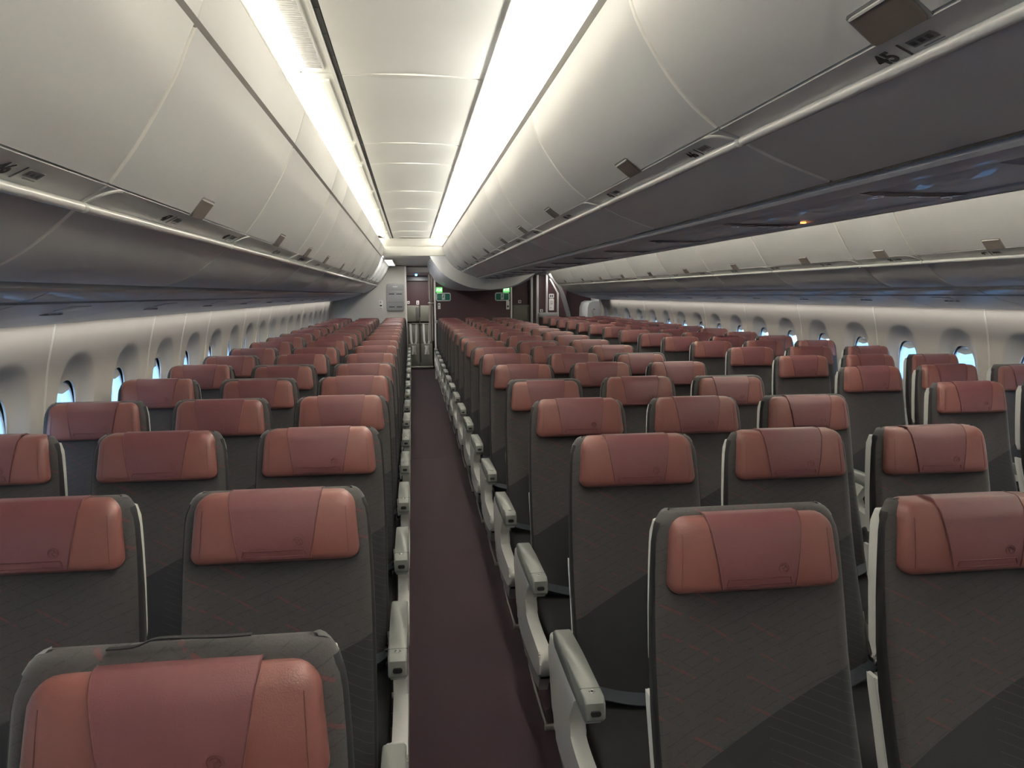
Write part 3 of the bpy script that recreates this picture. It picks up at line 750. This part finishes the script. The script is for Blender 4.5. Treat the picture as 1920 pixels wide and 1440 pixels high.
wall_placard(1.875, 14.45, H-.215, .065, .17, 'white placard beside the white post right of the maroon wall', [(-.2, .3, -.25, -.05)])
r = wall_placard(.50, 14.42, H-.53, .10, .05, 'small grey latch plate low on the white post left of the maroon wall', [(-.3, .3, -.1, .1)], 'post', 'latch_plate')

# attendant seats
def attendant(x, y, w, label, harness=True):
    r = empty('attendant_seat', (x, y, 0)); t = H - .24
    mb = MB(); mb.prism([(a, b) for a, b in rr(w, .36, .02, 4, 0, t-.18)], 'y', -.16, -.03, .018); mb.build('headrest', 'olive', r)
    mb = MB(); mb.prism([(a, b) for a, b in rr(w*.26, .30, .01, 3, w*.33, t-.19)], 'y', -.175, -.155, .006); mb.build('side_pocket', 'olive_dark', r)
    mb = MB(); mb.prism([(a, b) for a, b in rr(w*.94, .46, .02, 4, 0, t-.62)], 'y', -.12, -.03, .015); mb.build('backrest', 'olive', r)
    mb = MB(); mb.prism([(a, b) for a, b in rr(w*.98, .50, .03, 4, 0, .32)], 'y', -.17, -.03, .02)
    mb.build('seat_pan', 'olive', r)
    mb = MB(); mb.box(-w/2, w/2, -.14, -.04, .02, .05, .004); mb.tube([(-w/2, -.15, .06), (w/2, -.15, .06)], .012); mb.build('base_rail', 'steel', r)
    mb = MB(); mb.box(-w*.5, w*.5, -.135, -.12, t-.40, t-.385, .002); mb.build('upper_rail', 'steel', r)
    if harness:
        for s_ in (-1, 1):
            mb = MB(); mb.loft([[(s_*w*.22 + dx, yq, zq) for dx, yq in ((-.022, 0), (.022, 0), (.022, .004), (-.022, .004))] for yq, zq in ()] or [[(s_*w*.24 - .022, -.13, t-.40), (s_*w*.24 + .022, -.13, t-.40), (s_*w*.24 + .022, -.126, t-.40), (s_*w*.24 - .022, -.126, t-.40)], [(s_*w*.20 - .022, -.14, t-.78), (s_*w*.20 + .022, -.14, t-.78), (s_*w*.20 + .022, -.136, t-.78), (s_*w*.20 - .022, -.136, t-.78)], [(s_*w*.05 - .022, -.185, t-.93), (s_*w*.05 + .022, -.185, t-.93), (s_*w*.05 + .022, -.180, t-.93), (s_*w*.05 - .022, -.180, t-.93)], [(s_*w*.12 - .022, -.18, t-1.08), (s_*w*.12 + .022, -.18, t-1.08), (s_*w*.12 + .022, -.176, t-1.08), (s_*w*.12 - .022, -.176, t-1.08)]], 0)
            mb.build('harness_strap', 'placard' if s_ < 0 else 'post', r)
    tag(r, label, 'attendant seat', 'folded attendant seats'); return r
attendant(.030, 16.54, .27, 'olive folded attendant seat left of its twin at the left aisle end')
attendant(.315, 16.54, .27, 'olive folded attendant seat right of its twin, behind the pleated curtain')
attendant(2.475, 16.54, .46, 'wide olive attendant seat on the maroon wall behind the right aisle', False)
mb = MB(); mb.prism(rr(.012, .04, .004, 3, .172, 16.38), 'z', .05, 1.15); mb.box(.165, .18, 16.3, 16.36, .02, .16, .003)
tag(mb.build('steel_divider', 'steel'), 'thin steel divider standing between the two folded attendant seats', 'divider')
wall_placard(-.07, 16.55, H-.175, .055, .06, 'small white placard on maroon wall above the left attendant seat', [(-.2, .2, -.2, .2)])
wall_placard(.135, 16.55, H-.18, .06, .09, 'taller small white placard on maroon wall between the two attendant seats', [(-.2, .2, -.3, .0), (-.2, .2, .15, .3)])
wall_placard(2.42, 16.55, H-.17, .07, .07, 'small white placard above the wide attendant seat behind the right aisle', [(-.2, .2, -.2, .2)])
wall_placard(2.14, 16.55, H-.19, .07, .12, 'white placard on maroon wall just right of the white post', [(-.2, .2, -.3, .1)])
# gathered curtain on its track at the left aisle end
mb = MB(); rings = []
for z_ in [H+.40 - i*(H+.40-.72)/14 for i in range(15)]:
    pinch = 1 - .35*math.exp(-((z_-(H-.17))/.08)**2)
    rings.append([( .385 + (.040 + .014*math.cos(7*t))*math.cos(t)*pinch, 15.0 + (.10 + .02*math.cos(7*t))*math.sin(t)*pinch, z_) for t in [2*PI*q/56 for q in range(56)]])
r = empty('curtain', (.385, 15.0, 0)); o = None
mb.loft([[(p[0]-.385, p[1]-15.0, p[2]) for p in rg_] for rg_ in rings], 0); mb.build('drape', 'curtain', r)
mb = MB(); mb.tube([(.048*math.cos(t), .10*math.sin(t), H-.17) for t in [2*PI*q/20 for q in range(20)]], .012, 6, closed=True); mb.build('tieback', 'placard', r)
mb = MB(); mb.box(-.02, .02, -.25, .25, H+.40, H+.425, .004); mb.tube([(0, -.1, H+.44), (0, -.1, H+.56)], .02); mb.tube([(0, .1, H+.44), (0, .1, H+.56)], .02)
for q in range(5): mb.tube([(0, -.08 + .04*q, H+.38), (0, -.08 + .04*q, H+.41)], .008, 6)
mb.build('track', 'lip', r)
tag(r, 'gathered pale curtain hanging from its track beside the attendant seats, left aisle end', 'curtain')

# rear right: lavatory front panels with grey posts, sloping frame, notices, counter rail
for xx, ww, yy, top in ((2.635, .05, 16.2, .42), (2.755, .055, 16.15, .42), (2.955, .045, 16.1, .42), (3.205, .04, 16.1, .02)):
    mb = MB(); mb.prism(rr(ww, .06, .012, 4, xx, yy), 'z', 0, H+top); struct(mb.build('trim_%d' % tr_n, 'post')); tr_n += 1
mb = MB(); mb.prism([(3.01, H+.33), (3.045, H+.34), (3.225, H+.01), (3.19, H-.0)], 'y', 16.08, 16.13, .006); struct(mb.build('trim_%d' % tr_n, 'post')); tr_n += 1
mb = MB(); mb.box(2.60, 3.42, 16.22, 16.54, 0, H+.42); struct(mb.build('wall_lavatory_right', 'maroon'))
mb = MB(); mb.box(2.5, 3.3, 16.0, 16.54, H+.42, H+.555); struct(mb.build('trim_%d' % tr_n, 'metal')); tr_n += 1
mb = MB()
cv = catmull([(2.86, .50), (2.93, .40), (3.03, .27), (3.14, .12), (3.22, -.08), (3.30, -.35), (3.34, -.60), (3.35, -1.6)], 4)
mb.prism([(x, H+z) for x, z in cv] + [(x+.085, H+z) for x, z in reversed(cv)], 'y', 15.72, 15.80, .006); struct(mb.build('wall_frame', 'unit')) ; 
r = wall_placard(3.085, 16.215, H-.045, .11, .095, 'upper white notice with two black figures on the maroon lavatory panel at right', [(-.3, -.1, -.3, .3), (.1, .3, -.3, .3), (-.05, .05, -.1, .1)])
r = wall_placard(3.085, 16.215, H-.235, .11, .26, 'tall white printed notice below the figure notice on the maroon lavatory panel', [(-.3, .3, .3, .33), (-.3, .3, .2, .23), (-.3, .3, .1, .13), (-.3, .3, .0, .03), (-.3, .0, -.3, -.27)])
wall_placard(2.86, 16.215, H-.37, .07, .06, 'small white square notice above the grey rail at the right lavatory', [(-.2, .2, -.2, .2)])
mb = MB(); mb.prism(rr(.43, .10, .03, 4, 2.985, H-.46), 'y', 16.02, 16.2, .01)
tag(mb.build('grab_rail', 'unit'), 'horizontal grey padded rail across the lavatory front, right aisle end', 'rail')
# right cabin door with its slide cover
r = empty('door_1', (3.9, 16.4, 0)); struct(r)
mb = MB(); pr = [(-.02, H+.45), (.03, H+.15), (.16, H-.1), (.22, H-.5), (.22, 0), (.30, 0), (.30, H+.5)]
mb.prism([(x, z) for x, z in pr], 'y', -1.0, 1.0); struct(mb.build('door_panel', 'frame', r))
mb = MB(); mb.prism([(.20, H-.16), (.02, H-.155), (-.06, H-.19), (-.10, H-.30), (-.12, H-.9), (.0, H-1.1), (.22, H-1.1)], 'y', -.62, .25, .02); struct(mb.build('slide_cover', 'frame', r))
mb = MB(); mb.tube([(.05, -.80, H-.7), (-.02, -.78, H-.42), (-.03, -.74, H-.36), (-.0, -.66, H-.33), (.08, -.60, H-.34)], .016, 8); mb.build('assist_handle', 'unit', r)
mb = MB(); mb.box(-.06, .06, -.25, .0, H+.02, H+.09, .01); mb.tube([(-.02, .05, H-.03), (-.06, -.12, H+.03), (-.03, -.3, H-.06)], .014, 8); mb.build('door_mechanism', 'maroon', r)
mb = MB()
cv = [(mx(-1.53), -.105), (mx(-1.58), -.3), (mx(-1.61), -.6), (mx(-1.64), -1.0), (mx(-1.64), -1.6)]
mb.loft([[(x, y, H+z) for x, z in cv] for y in (YRW, YRW+.02)] + [[(x+.12, YRW+.35, H+z) for x, z in cv]], 0, caps=False, closed=False)
mb.tube([(x, YRW, H+z) for x, z in catmull(cv, 4)], .014, 8)
struct(mb.build('wall_door_surround', 'bin', sharp=60))
# right bin row end cap
mb = MB()
ce = [(mx(x), z) for x, z in ([(-.416, .560)] + DOOR_L[::3] + STRIP_L + BUCK_L[::3])]
mb.prism([(x, z+H) for x, z in ce] + [(mx(-1.5), H-.02), (mx(-1.6), H+.5)], 'y', 15.305, 15.34, .01)
struct(mb.build('wall_bin_end', 'bin'))
for side in (1,):
    mb = MB(); mb.box(3.2, 4.2, 15.4, 16.5, H+.45, H+.56); struct(mb.build('ceiling', 'ceil'))
mb = MB(); mb.box(-60, 60, -60, 80, -4.2, -4.0); struct(mb.build('ground', 'grass'))

# ------------------------------------------------------------------ seats
ZH0, ZH1 = 1.058, 1.206
def lean(z): return (z-ZH0)*.20
def headw(z):   # half width of the headrest at height z
    t = (z-ZH0)/(ZH1-ZH0); return .184 - .010*max(0, min(1, t))
def front_y(x, z):
    v = (z-(ZH0+ZH1)/2)/((ZH1-ZH0)/2); u = x/.185
    return lean(z) + .012 - .014*max(0, 1-u*u)**.6*max(0, 1-v*v)**.6
def head_outline(inset, n_=6):
    r_ = .034 - inset*.4; r_ = max(r_, .006); pts = []
    zb, zt = ZH0 + inset, ZH1 - inset; wb, wt = .184 - inset, .176 - inset
    for (cx, cz, a0, r_) in ((wt - .036, zt - .036, 0, .036), (-wt + .036, zt - .036, 90, .036), (-wb + .022, zb + .022, 180, .022), (wb - .022, zb + .022, 270, .022)):
        for i in range(n_+1):
            a = math.radians(a0 + 90*i/n_); pts.append((cx + r_*math.cos(a), cz + r_*math.sin(a)))
    out = []
    for a, b in zip(pts, pts[1:] + pts[:1]):
        L = math.hypot(b[0]-a[0], b[1]-a[1]); k_ = max(1, int(L/.03))
        for j in range(k_): out.append((a[0]+(b[0]-a[0])*j/k_, a[1]+(b[1]-a[1])*j/k_))
    return out
NH = len(head_outline(0))
def m_headrest():
    mb = MB(); R = []
    base = head_outline(0); c = ((ZH0+ZH1)/2)
    def ring(s_, dy, fr=False):
        out = []
        for x, z in base:
            xx = x - math.copysign(min(abs(x), s_), x) if False else x*(1 - s_/.18); zz = c + (z-c)*(1 - s_/((ZH1-ZH0)/2))
            out.append((xx, (front_y(xx, zz) if fr else lean(zz)) + dy, zz))
        return out
    R.append(ring(.012, .085)); R.append(ring(.003, .080)); R.append(ring(0, .068)); R.append(ring(0, .030)); R.append(ring(.0015, .018, False))
    R.append(ring(.005, .004, True)); R.append(ring(.010, .0, True)); R.append(ring(.020, -.001, True)); R.append(ring(.035, -.001, True)); R.append(ring(.052, -.001, True)); R.append(ring(.068, -.001, True))
    mb.loft(R, 0)
    for s_ in (-1, 1):       # side seams
        mb.tube([(s_*(.162 - .008*((z-ZH0)/(ZH1-ZH0))), front_y(.155, z) - .0012, z) for z in [ZH0 + .018 + i*(ZH1-ZH0-.045)/6 for i in range(7)]], .0007, 5, 1)
    return mb
def m_flap():
    mb = MB(); path = []
    zb = ZH0 + .012
    for i in range(9): path.append(('f', zb + (ZH1 - .016 - zb)*i/8))
    rows = []
    for _, z in path:
        t = (z-zb)/(ZH1-zb); hw = .079 + .022*t
        rows.append([(hw*u, front_y(hw*u, z) - .0045, z) for u in [-1 + q/5 for q in range(11)]])
    for a in (35, 65, 90):
        r_ = .018; a = math.radians(a); hw = .101
        rows.append([(hw*u, lean(ZH1) + .014 + r_*(1-math.cos(a)) - .006, ZH1 - .016 + (r_+.004)*math.sin(a)) for u in [-1 + q/5 for q in range(11)]])
    rows.append([(.101*u, lean(ZH1) + .060, ZH1 + .004) for u in [-1 + q/5 for q in range(11)]])
    rows.append([(.101*u, lean(ZH1) + .088, ZH1 - .004) for u in [-1 + q/5 for q in range(11)]])
    back = [[(x, y + .0035, z - (.003 if i > 9 else 0)) for x, y, z in r_] for i, r_ in enumerate(rows)]
    rings = []
    for a, b in zip(rows, back): rings.append(a + b[::-1])
    mb.loft(rings, 0)
    # stitched side edges and welted bottom frame
    for s_ in (0, -1): mb.tube([(r_[s_][0]*.985, r_[s_][1] - .0004, r_[s_][2]) for r_ in rows[:13]], .0013, 5, 1)
    fz = lambda x, z: front_y(x, z) - .0052
    q = [(-.070, zb+.006), (-.066, zb+.020), (.066, zb+.020), (.070, zb+.006)]
    loop = []
    for a, b in zip(q, q[1:] + q[:1]):
        for j in range(6): x = a[0]+(b[0]-a[0])*j/6; z = a[1]+(b[1]-a[1])*j/6; loop.append((x, fz(x, z), z))
    mb.tube(loop, .0012, 5, 1, closed=True)
    return mb
def m_emblem():
    mb = MB(); cx, cz = .052, ZH0 + .050; fz = lambda x, z: front_y(x, z) - .0052
    mb.tube([(cx + .0105*math.cos(t), fz(cx, cz), cz + .0105*math.sin(t)) for t in [2*PI*q/20 for q in range(20)]], .0009, 5, closed=True)
    mb.tube([(cx + x*.0105, fz(cx, cz), cz + z*.0105) for x, z in catmull([(-.6, .35), (-.2, .62), (.25, .5), (.2, .15), (-.15, -.05), (-.1, -.4), (.3, -.62), (.7, -.3)], 3)], .0009, 5)
    mb.tube([(cx + x*.0105, fz(cx, cz), cz + z*.0105) for x, z in catmull([(.2, .45), (.5, .2), (.55, -.1)], 3)], .0008, 5)
    return mb
# seat back side profile: (z, front y, rear y, half width)
BP = [(.44, -.150, -.040, .205), (.52, -.118, -.020, .213), (.62, -.080, .008, .217), (.72, -.044, .040, .217), (.80, -.018, .066, .216), (.90, .008, .086, .215), (1.0, .026, .098, .213), (1.08, .040, .106, .210), (1.14, .050, .113, .206), (1.18, .058, .118, .199)]
def bp(z):
    for a, b in zip(BP, BP[1:]):
        if a[0] <= z <= b[0]:
            t = (z-a[0])/(b[0]-a[0]); return [a[i]+(b[i]-a[i])*t for i in range(4)]
    return BP[0] if z < BP[0][0] else BP[-1]
def m_back():
    mb = MB(); R = []
    def ring(z, yf, yb, w, dz=0):
        pts = []; r1 = .030; r2 = .010; n1 = 5
        # front corners soft, rear corners tight
        for i in range(n1+1):
            a = math.radians(180 + 90*i/n1); pts.append((-w + r1 + r1*math.cos(a), yf + r1*.75 + r1*.75*math.sin(a), z))
        for i in range(1, 8):
            x = (-w + r1) + (2*w - 2*r1)*i/8; d_ = .010*(1-(x/w)**2)*(1 if z < 1.1 else .4); pts.append((x, yf + d_, z))
        for i in range(n1+1):
            a = math.radians(270 + 90*i/n1); pts.append((w - r1 + r1*math.cos(a), yf + r1*.75 + r1*.75*math.sin(a), z))
        pts.append((w, yb - r2, z)); pts.append((w - r2, yb, z)); pts.append((-w + r2, yb, z)); pts.append((-w, yb - r2, z))
        return pts
    zs = [.44, .48, .52, .57, .62, .67, .72, .76, .80, .85, .90, .95, 1.0, 1.04, 1.08, 1.11, 1.14, 1.16]
    for z in zs: _, a, b, w = bp(z); R.append(ring(z, a, b - .028, w))
    # rounded shoulder
    _, a, b, w = bp(1.16); b -= .028
    for i in range(1, 7):
        t = i/6*PI/2; dz = .042*math.sin(t); s_ = .030*(1-math.cos(t)); R.append(ring(1.16 + dz, a + .006*math.sin(t) + s_*.7, b + .006*math.sin(t) - s_*.25 + .008, w - .004 - s_))
    top_ = R[-1]; ys_ = [p[1] for p in top_]; ym_ = (min(ys_) + max(ys_))/2
    R.append([(p[0]*.985, ym_ + (p[1]-ym_)*.45, p[2] + .0025) for p in top_]); R.append([(p[0]*.97, ym_, p[2] + .0030) for p in top_])
    mb.loft(R, 0)
    bmesh.ops.recalc_face_normals(mb.bm, faces=mb.bm.faces[:])
    for f in mb.bm.faces:
        c = f.calc_center_median(); _, a, b, w = bp(c.z)
        if (abs(c.x) > w - .011 and c.y > a + .010 and c.z < 1.185) or (c.y > a + .036 and c.z < 1.175): f.material_index = 1
    # seams
    for s_ in (-1, 1):
        mb.tube([(s_*(bp(z)[3] - .012), bp(z)[1] + .0125, z) for z in zs[:-1]], .0016, 5, 1)
    return mb
def m_shell():
    """pale plastic back shell: a crescent at each side, closed by the back"""
    mb = MB(); zs = [.855 + i*(1.175-.855)/12 for i in range(13)]
    R = []
    for i, z in enumerate(zs):
        t = i/12; _, a, b, w = bp(z); wd = .012 + .032*math.sin(PI*min(1, (1-t)*.9 + .05))**.8
        if i == 0: wd = .006
        y0 = b - .002 - wd; y1 = b + .016 - (.010 if i in (0, 12) else 0); w2 = w - .011 - .003*(1-t)
        R.append([(-w2, y0, z), (-w2, y1 - .008, z), (-w2 + .008, y1, z), (w2 - .008, y1, z), (w2, y1 - .008, z), (w2, y0, z), (w2 - .01, y0, z), (-w2 + .01, y0, z)])
    mb.loft(R, 0)
    bmesh.ops.recalc_face_normals(mb.bm, faces=mb.bm.faces[:])
    for f in mb.bm.faces:
        if f.normal.y > .75: f.material_index = 1
    return mb
def m_shell_low():
    mb = MB()
    for s_ in (-1, 1):
        P = []
        zs = [.40, .50, .60, .70, .79, .815]
        fr = [(bp(z)[2] - .052 - .018*(1 - (z-.4)/.4), z) for z in zs]; rr_ = [(bp(z)[2] + .012, z) for z in zs]
        fr[0] = (-.105, .42); rr_[0] = (-.04, .42)
        P = fr + rr_[::-1]
        x0, x1 = sorted((s_*.198, s_*.208)); mb.prism(P, 'x', x0, x1, .003)
        x0, x1 = sorted((s_*.207, s_*.2105)); mb.prism([(y - .0, z) for y, z in [((f_[0]*.45 + r_[0]*.55), f_[1]) for f_, r_ in zip(fr, rr_)]] + rr_[::-1], 'x', x0, x1, .0015)
    mb.prism([(bp(z)[2] - .012, z) for z in (.44, .6, .7, .8)] + [(bp(z)[2] - .002, z) for z in (.8, .7, .6, .44)], 'x', -.204, .204, 0, 1)
    return mb
def m_cush():
    mb = MB(); R = []
    P = [(-.045, .34, .445), (-.12, .31, .452), (-.22, .30, .448), (-.34, .30, .450), (-.43, .305, .456), (-.475, .32, .450), (-.500, .345, .425)]
    for y, zb, zt in P:
        pts = []
        for x, z in rr(.445, zt-zb, .028, 4): pts.append((x, y, (zt+zb)/2 + z))
        R.append(pts)
    R = [[(x*.97, y + .012, .395 + (z-.395)*.8) for x, y, z in R[0]]] + R + [[(x*.95, y - .010, .385 + (z-.385)*.6) for x, y, z in R[-1]]]
    mb.loft(R, 0); return mb
def m_belt():
    mb = MB(); P = catmull([(-.222, -.125, .500), (-.17, -.150, .485), (-.06, -.175, .468), (.06, -.180, .467), (.17, -.150, .485), (.222, -.120, .505)], 4)
    mb.loft([[(x, y-.022, z-.006), (x, y+.022, z+.010), (x, y+.022, z+.012), (x, y-.022, z-.003)] for x, y, z in P], 0)
    return mb
def m_buckle():
    mb = MB()
    for s_ in (-1, 1): mb.box(min(s_*.205, s_*.228), max(s_*.205, s_*.228), -.145, -.105, .478, .520, .004); mb.tube([(s_*.222, -.12, .50), (s_*.215, -.10, .56)], .005, 6)
    return mb
def armcap(mb, w):
    P = [(-.045, .600), (-.035, .628), (-.055, .642), (-.20, .646), (-.445, .652), (-.462, .640), (-.468, .600), (-.455, .588), (-.25, .592), (-.07, .590)]
    mb.prism(P, 'x', -w/2, w/2, .007, 0, 3)
def m_arm_top(w): mb = MB(); armcap(mb, w); return mb
def m_arm_jack():
    mb = MB(); mb.prism(rr(.026, .013, .0055, 4, 0, .616), 'y', -.4705, -.464); return mb
def m_arm_mark():
    mb = MB(); c_ = (0, -.425)
    mb.tube([(c_[0] + .0075*math.cos(t), c_[1] + .0075*math.sin(t), .6520) for t in [2*PI*q/14 for q in range(14)]], .0011, 5, closed=True)
    mb.prism([(-.002, -.429), (.005, -.424), (-.002, -.419)], 'z', .6510, .6530)
    return mb
def m_arm_line():
    mb = MB(); mb.box(-.028, .028, -.4085, -.4070, .6495, .6518); return mb
def m_arm_under(w):
    mb = MB(); mb.prism([(-.040, .602), (-.25, .592), (-.452, .589), (-.44, .575), (-.30, .560), (-.18, .545), (-.05, .540), (.01, .56), (.0, .61)], 'x', -w/2*.8, w/2*.8, .004, 0, 2); return mb
def m_arm_post():
    """between seats: slim support dropping from the rear of the arm"""
    mb = MB(); mb.prism([(-.30, .575), (-.12, .560), (.02, .60), (.045, .66), (.06, .65), (.03, .52), (-.02, .42), (-.12, .36), (-.14, .40), (-.08, .47), (-.14, .53)], 'x', -.012, .012, .004); return mb
def m_end_panel():
    """aisle shroud: upright under the arm sweeping forward along the cushion"""
    out = [(.035, .560), (.020, .600), (-.02, .612), (-.30, .598), (-.345, .585)]
    inner_ = catmull([(-.345, .585), (-.315, .545), (-.285, .505), (-.278, .478), (-.300, .452), (-.350, .440), (-.450, .436), (-.560, .436), (-.585, .430)], 4)
    nose = catmull([(-.585, .430), (-.600, .412), (-.598, .375), (-.575, .345)], 3)
    bot = catmull([(-.575, .345), (-.44, .325), (-.27, .312), (-.12, .312), (-.05, .345), (-.01, .42), (.022, .50), (.035, .560)], 4)
    P = out + inner_[1:] + nose[1:] + bot[1:-1]
    mb = MB(); mb.prism(P, 'x', -.023, .021, .014, 0, 4); return mb
def m_end_lower():
    mb = MB(); mb.prism([(-.545, .322), (-.56, .345), (-.44, .315), (-.27, .302), (-.12, .302), (-.08, .29), (-.20, .268), (-.40, .268), (-.53, .280)], 'x', -.016, .02, .005); return mb
def m_slot():
    mb = MB(); mb.prism([(-.568, .333), (-.575, .345), (-.44, .326), (-.27, .313), (-.14, .313), (-.14, .300), (-.27, .301), (-.44, .313)], 'x', -.013, .018); return mb
def m_legs():
    mb = MB()
    mb.prism([(-.42, .30), (-.38, .30), (-.42, .04), (-.46, .04)], 'x', -.018, .018, .004)
    mb.prism([(-.12, .30), (-.06, .32), (.06, .04), (.0, .04)], 'x', -.018, .018, .004)
    mb.box(-.02, .02, -.50, .08, .012, .045, .004)
    return mb
def m_spars():
    mb = MB()
    for y_ in (-.14, -.40): mb.tube([(-.226, y_, .275), (.226, y_, .275)], .022, 8)
    mb.box(-.20, .20, -.44, -.06, .292, .312, .003)
    return mb
def m_bar():
    mb = MB(); mb.tube([(.0, -.16, .27), (.0, -.22, .20), (.002, -.34, .17), (.006, -.56, .150)], .006, 6)
    mb.tube([(-.002, -.56, .150), (.10, -.56, .150)], .011, 8); mb.box(-.012, .03, -.20, -.15, .225, .275, .004); return mb
def meshof(mb, mats, sharp=35):
    o = mb.build('x', mats, None, sharp); me = o.data; bpy.data.objects.remove(o, do_unlink=True); return me
ME = dict(
    back=meshof(m_back(), ['fabric', 'cushion'], 50), head=meshof(m_headrest(), ['leather', 'emboss'], 60), flap=meshof(m_flap(), ['flap', 'emboss'], 60), emblem=meshof(m_emblem(), 'emboss'),
    shell=meshof(m_shell(), ['shell', 'cushion']), low=meshof(m_shell_low(), ['shell', 'metal']), cush=meshof(m_cush(), 'cushion', 60), belt=meshof(m_belt(), 'belt', 60), buckle=meshof(m_buckle(), 'chrome'),
    top=meshof(m_arm_top(.054), 'armgrey'), topm=meshof(m_arm_top(.046), 'armgrey'), jack=meshof(m_arm_jack(), 'black'), mark=meshof(m_arm_mark(), 'chrome'), line=meshof(m_arm_line(), 'metal'),
    under=meshof(m_arm_under(.054), 'armside'), underm=meshof(m_arm_under(.046), 'shell'), post=meshof(m_arm_post(), 'shell'), end=meshof(m_end_panel(), 'shell', 40), endl=meshof(m_end_lower(), 'unit'), slot=meshof(m_slot(), 'black'),
    legs=meshof(m_legs(), 'metal'), spars=meshof(m_spars(), 'metal'), bar=meshof(m_bar(), 'steel'))
def add(name, key, parent, loc=(0, 0, 0), mirror=False):
    o = bpy.data.objects.new(name, ME[key]); COL.objects.link(o); o.parent = parent; o.location = loc
    if mirror: o.scale = (-1, 1, 1)
    return o
PX = .508
def seat(x, y, left, right, label, near, jit):
    """left/right: None, 'mid' or 'end' arm owned by this seat"""
    r = empty('airline_seat', (x, y, 0))
    add('backrest', 'back', r); sh_ = add('back_shell', 'shell', r); add('lower_shell', 'low', r); add('seat_cushion', 'cush', r)
    hd = add('headrest', 'head', r, (0, 0, jit)); fl = add('headrest_cover', 'flap', hd)
    if near < 9: add('emblem', 'emblem', fl)
    if near < 9:
        b_ = add('seat_belt', 'belt', r); add('belt_anchor', 'buckle', b_)
    add('seat_frame', 'spars', r)
    for side, kd in ((-1, left), (1, right)):
        if not kd: continue
        ax = side*.2545
        a = add('armrest', 'top' if kd == 'end' else 'topm', r, (ax, 0, 0))
        add('arm_underside', 'under' if kd == 'end' else 'underm', a)
        if kd == 'end':
            if near < 12: add('jack_socket', 'jack', a); add('button', 'mark', a); add('seam_line', 'line', a)
            e_ = add('side_panel', 'end', r, (ax + side*.004, 0, 0)); add('trim_strip', 'slot', e_, (0, 0, 0), side > 0); add('lower_cover', 'endl', e_, (0, 0, -.008), side > 0)
            add('baggage_bar', 'bar', r, (ax, 0, 0), side > 0)
        else:
            add('arm_support', 'post', r, (ax, 0, 0))
    add('leg_frame', 'legs', r, (-.12 if left == 'end' else (.12 if right == 'end' else 0), 0, 0))
    tag(r, label, 'seat', 'airline seats in rows')
    return r
rows = [('left', -1.3299, .839, 18, 'nearest the left windows', 'in its middle', 'on the aisle'), ('centre', .686, 1.345, 17, 'on the left aisle', 'in its middle', 'on the right aisle'), ('right', 2.7278, .847, 18, 'on the aisle', 'in its middle', 'nearest the right windows')]
names = {('left', 0): 'window column of the left block', ('left', 1): 'middle column of the left block', ('left', 2): 'aisle column of the left block',
         ('centre', 0): 'left column of the centre block', ('centre', 1): 'middle column of the centre block', ('centre', 2): 'right column of the centre block',
         ('right', 0): 'aisle column of the right block', ('right', 1): 'middle column of the right block', ('right', 2): 'window column of the right block'}
random.seed(11)
for blk, x0, y0, n_, *_ in rows:
    for c in range(3):
        cnt = 0
        for i in range(n_):
            x = x0 + c*PX; y = y0 + .7904*i
            if blk == 'left' and (x + .20)/(y + .10) < -.53: continue
            if blk != 'left' and (x - .27)/(y + .10) > .93: continue
            cnt += 1
            if blk == 'left' and i == 0: x += .014; y += .030
            left = {'left': 'mid', 'centre': 'end' if c == 0 else 'mid', 'right': 'end' if c == 0 else 'mid'}[blk]
            right = None
            if c == 2: right = 'mid' if blk == 'right' else 'end'
            jit = random.choice([0, 0, 0, .004, -.006, -.012]) + (0 if i > 1 else 0)
            if blk == 'left' and i < 2: jit = (-.022, -.003)[i]
            if blk == 'left' and c == 0: left = 'mid'
            lab = 'charcoal seat with terracotta headrest, %s from camera in %s' % (ORD[cnt], names[(blk, c)].replace(' column of the', ' column of'))
            s_ = seat(x, y, left, right, lab, i, jit)
            if blk == 'left' and c == 2 and i == 0:
                mb = MB(); P = catmull([(-.09, .074, 1.206), (-.055, .070, 1.209), (-.03, .078, 1.214), (.03, .076, 1.213), (.06, .070, 1.215), (.085, .080, 1.211)], 4)
                mb.loft([[(x_, y_-.005, z_ + .001), (x_, y_+.006, z_ - .001), (x_, y_+.006, z_ + .001), (x_, y_-.005, z_+.003)] for x_, y_, z_ in P], 0); mb.build('strap', 'cushion', s_)
bpy.context.view_layer.update()
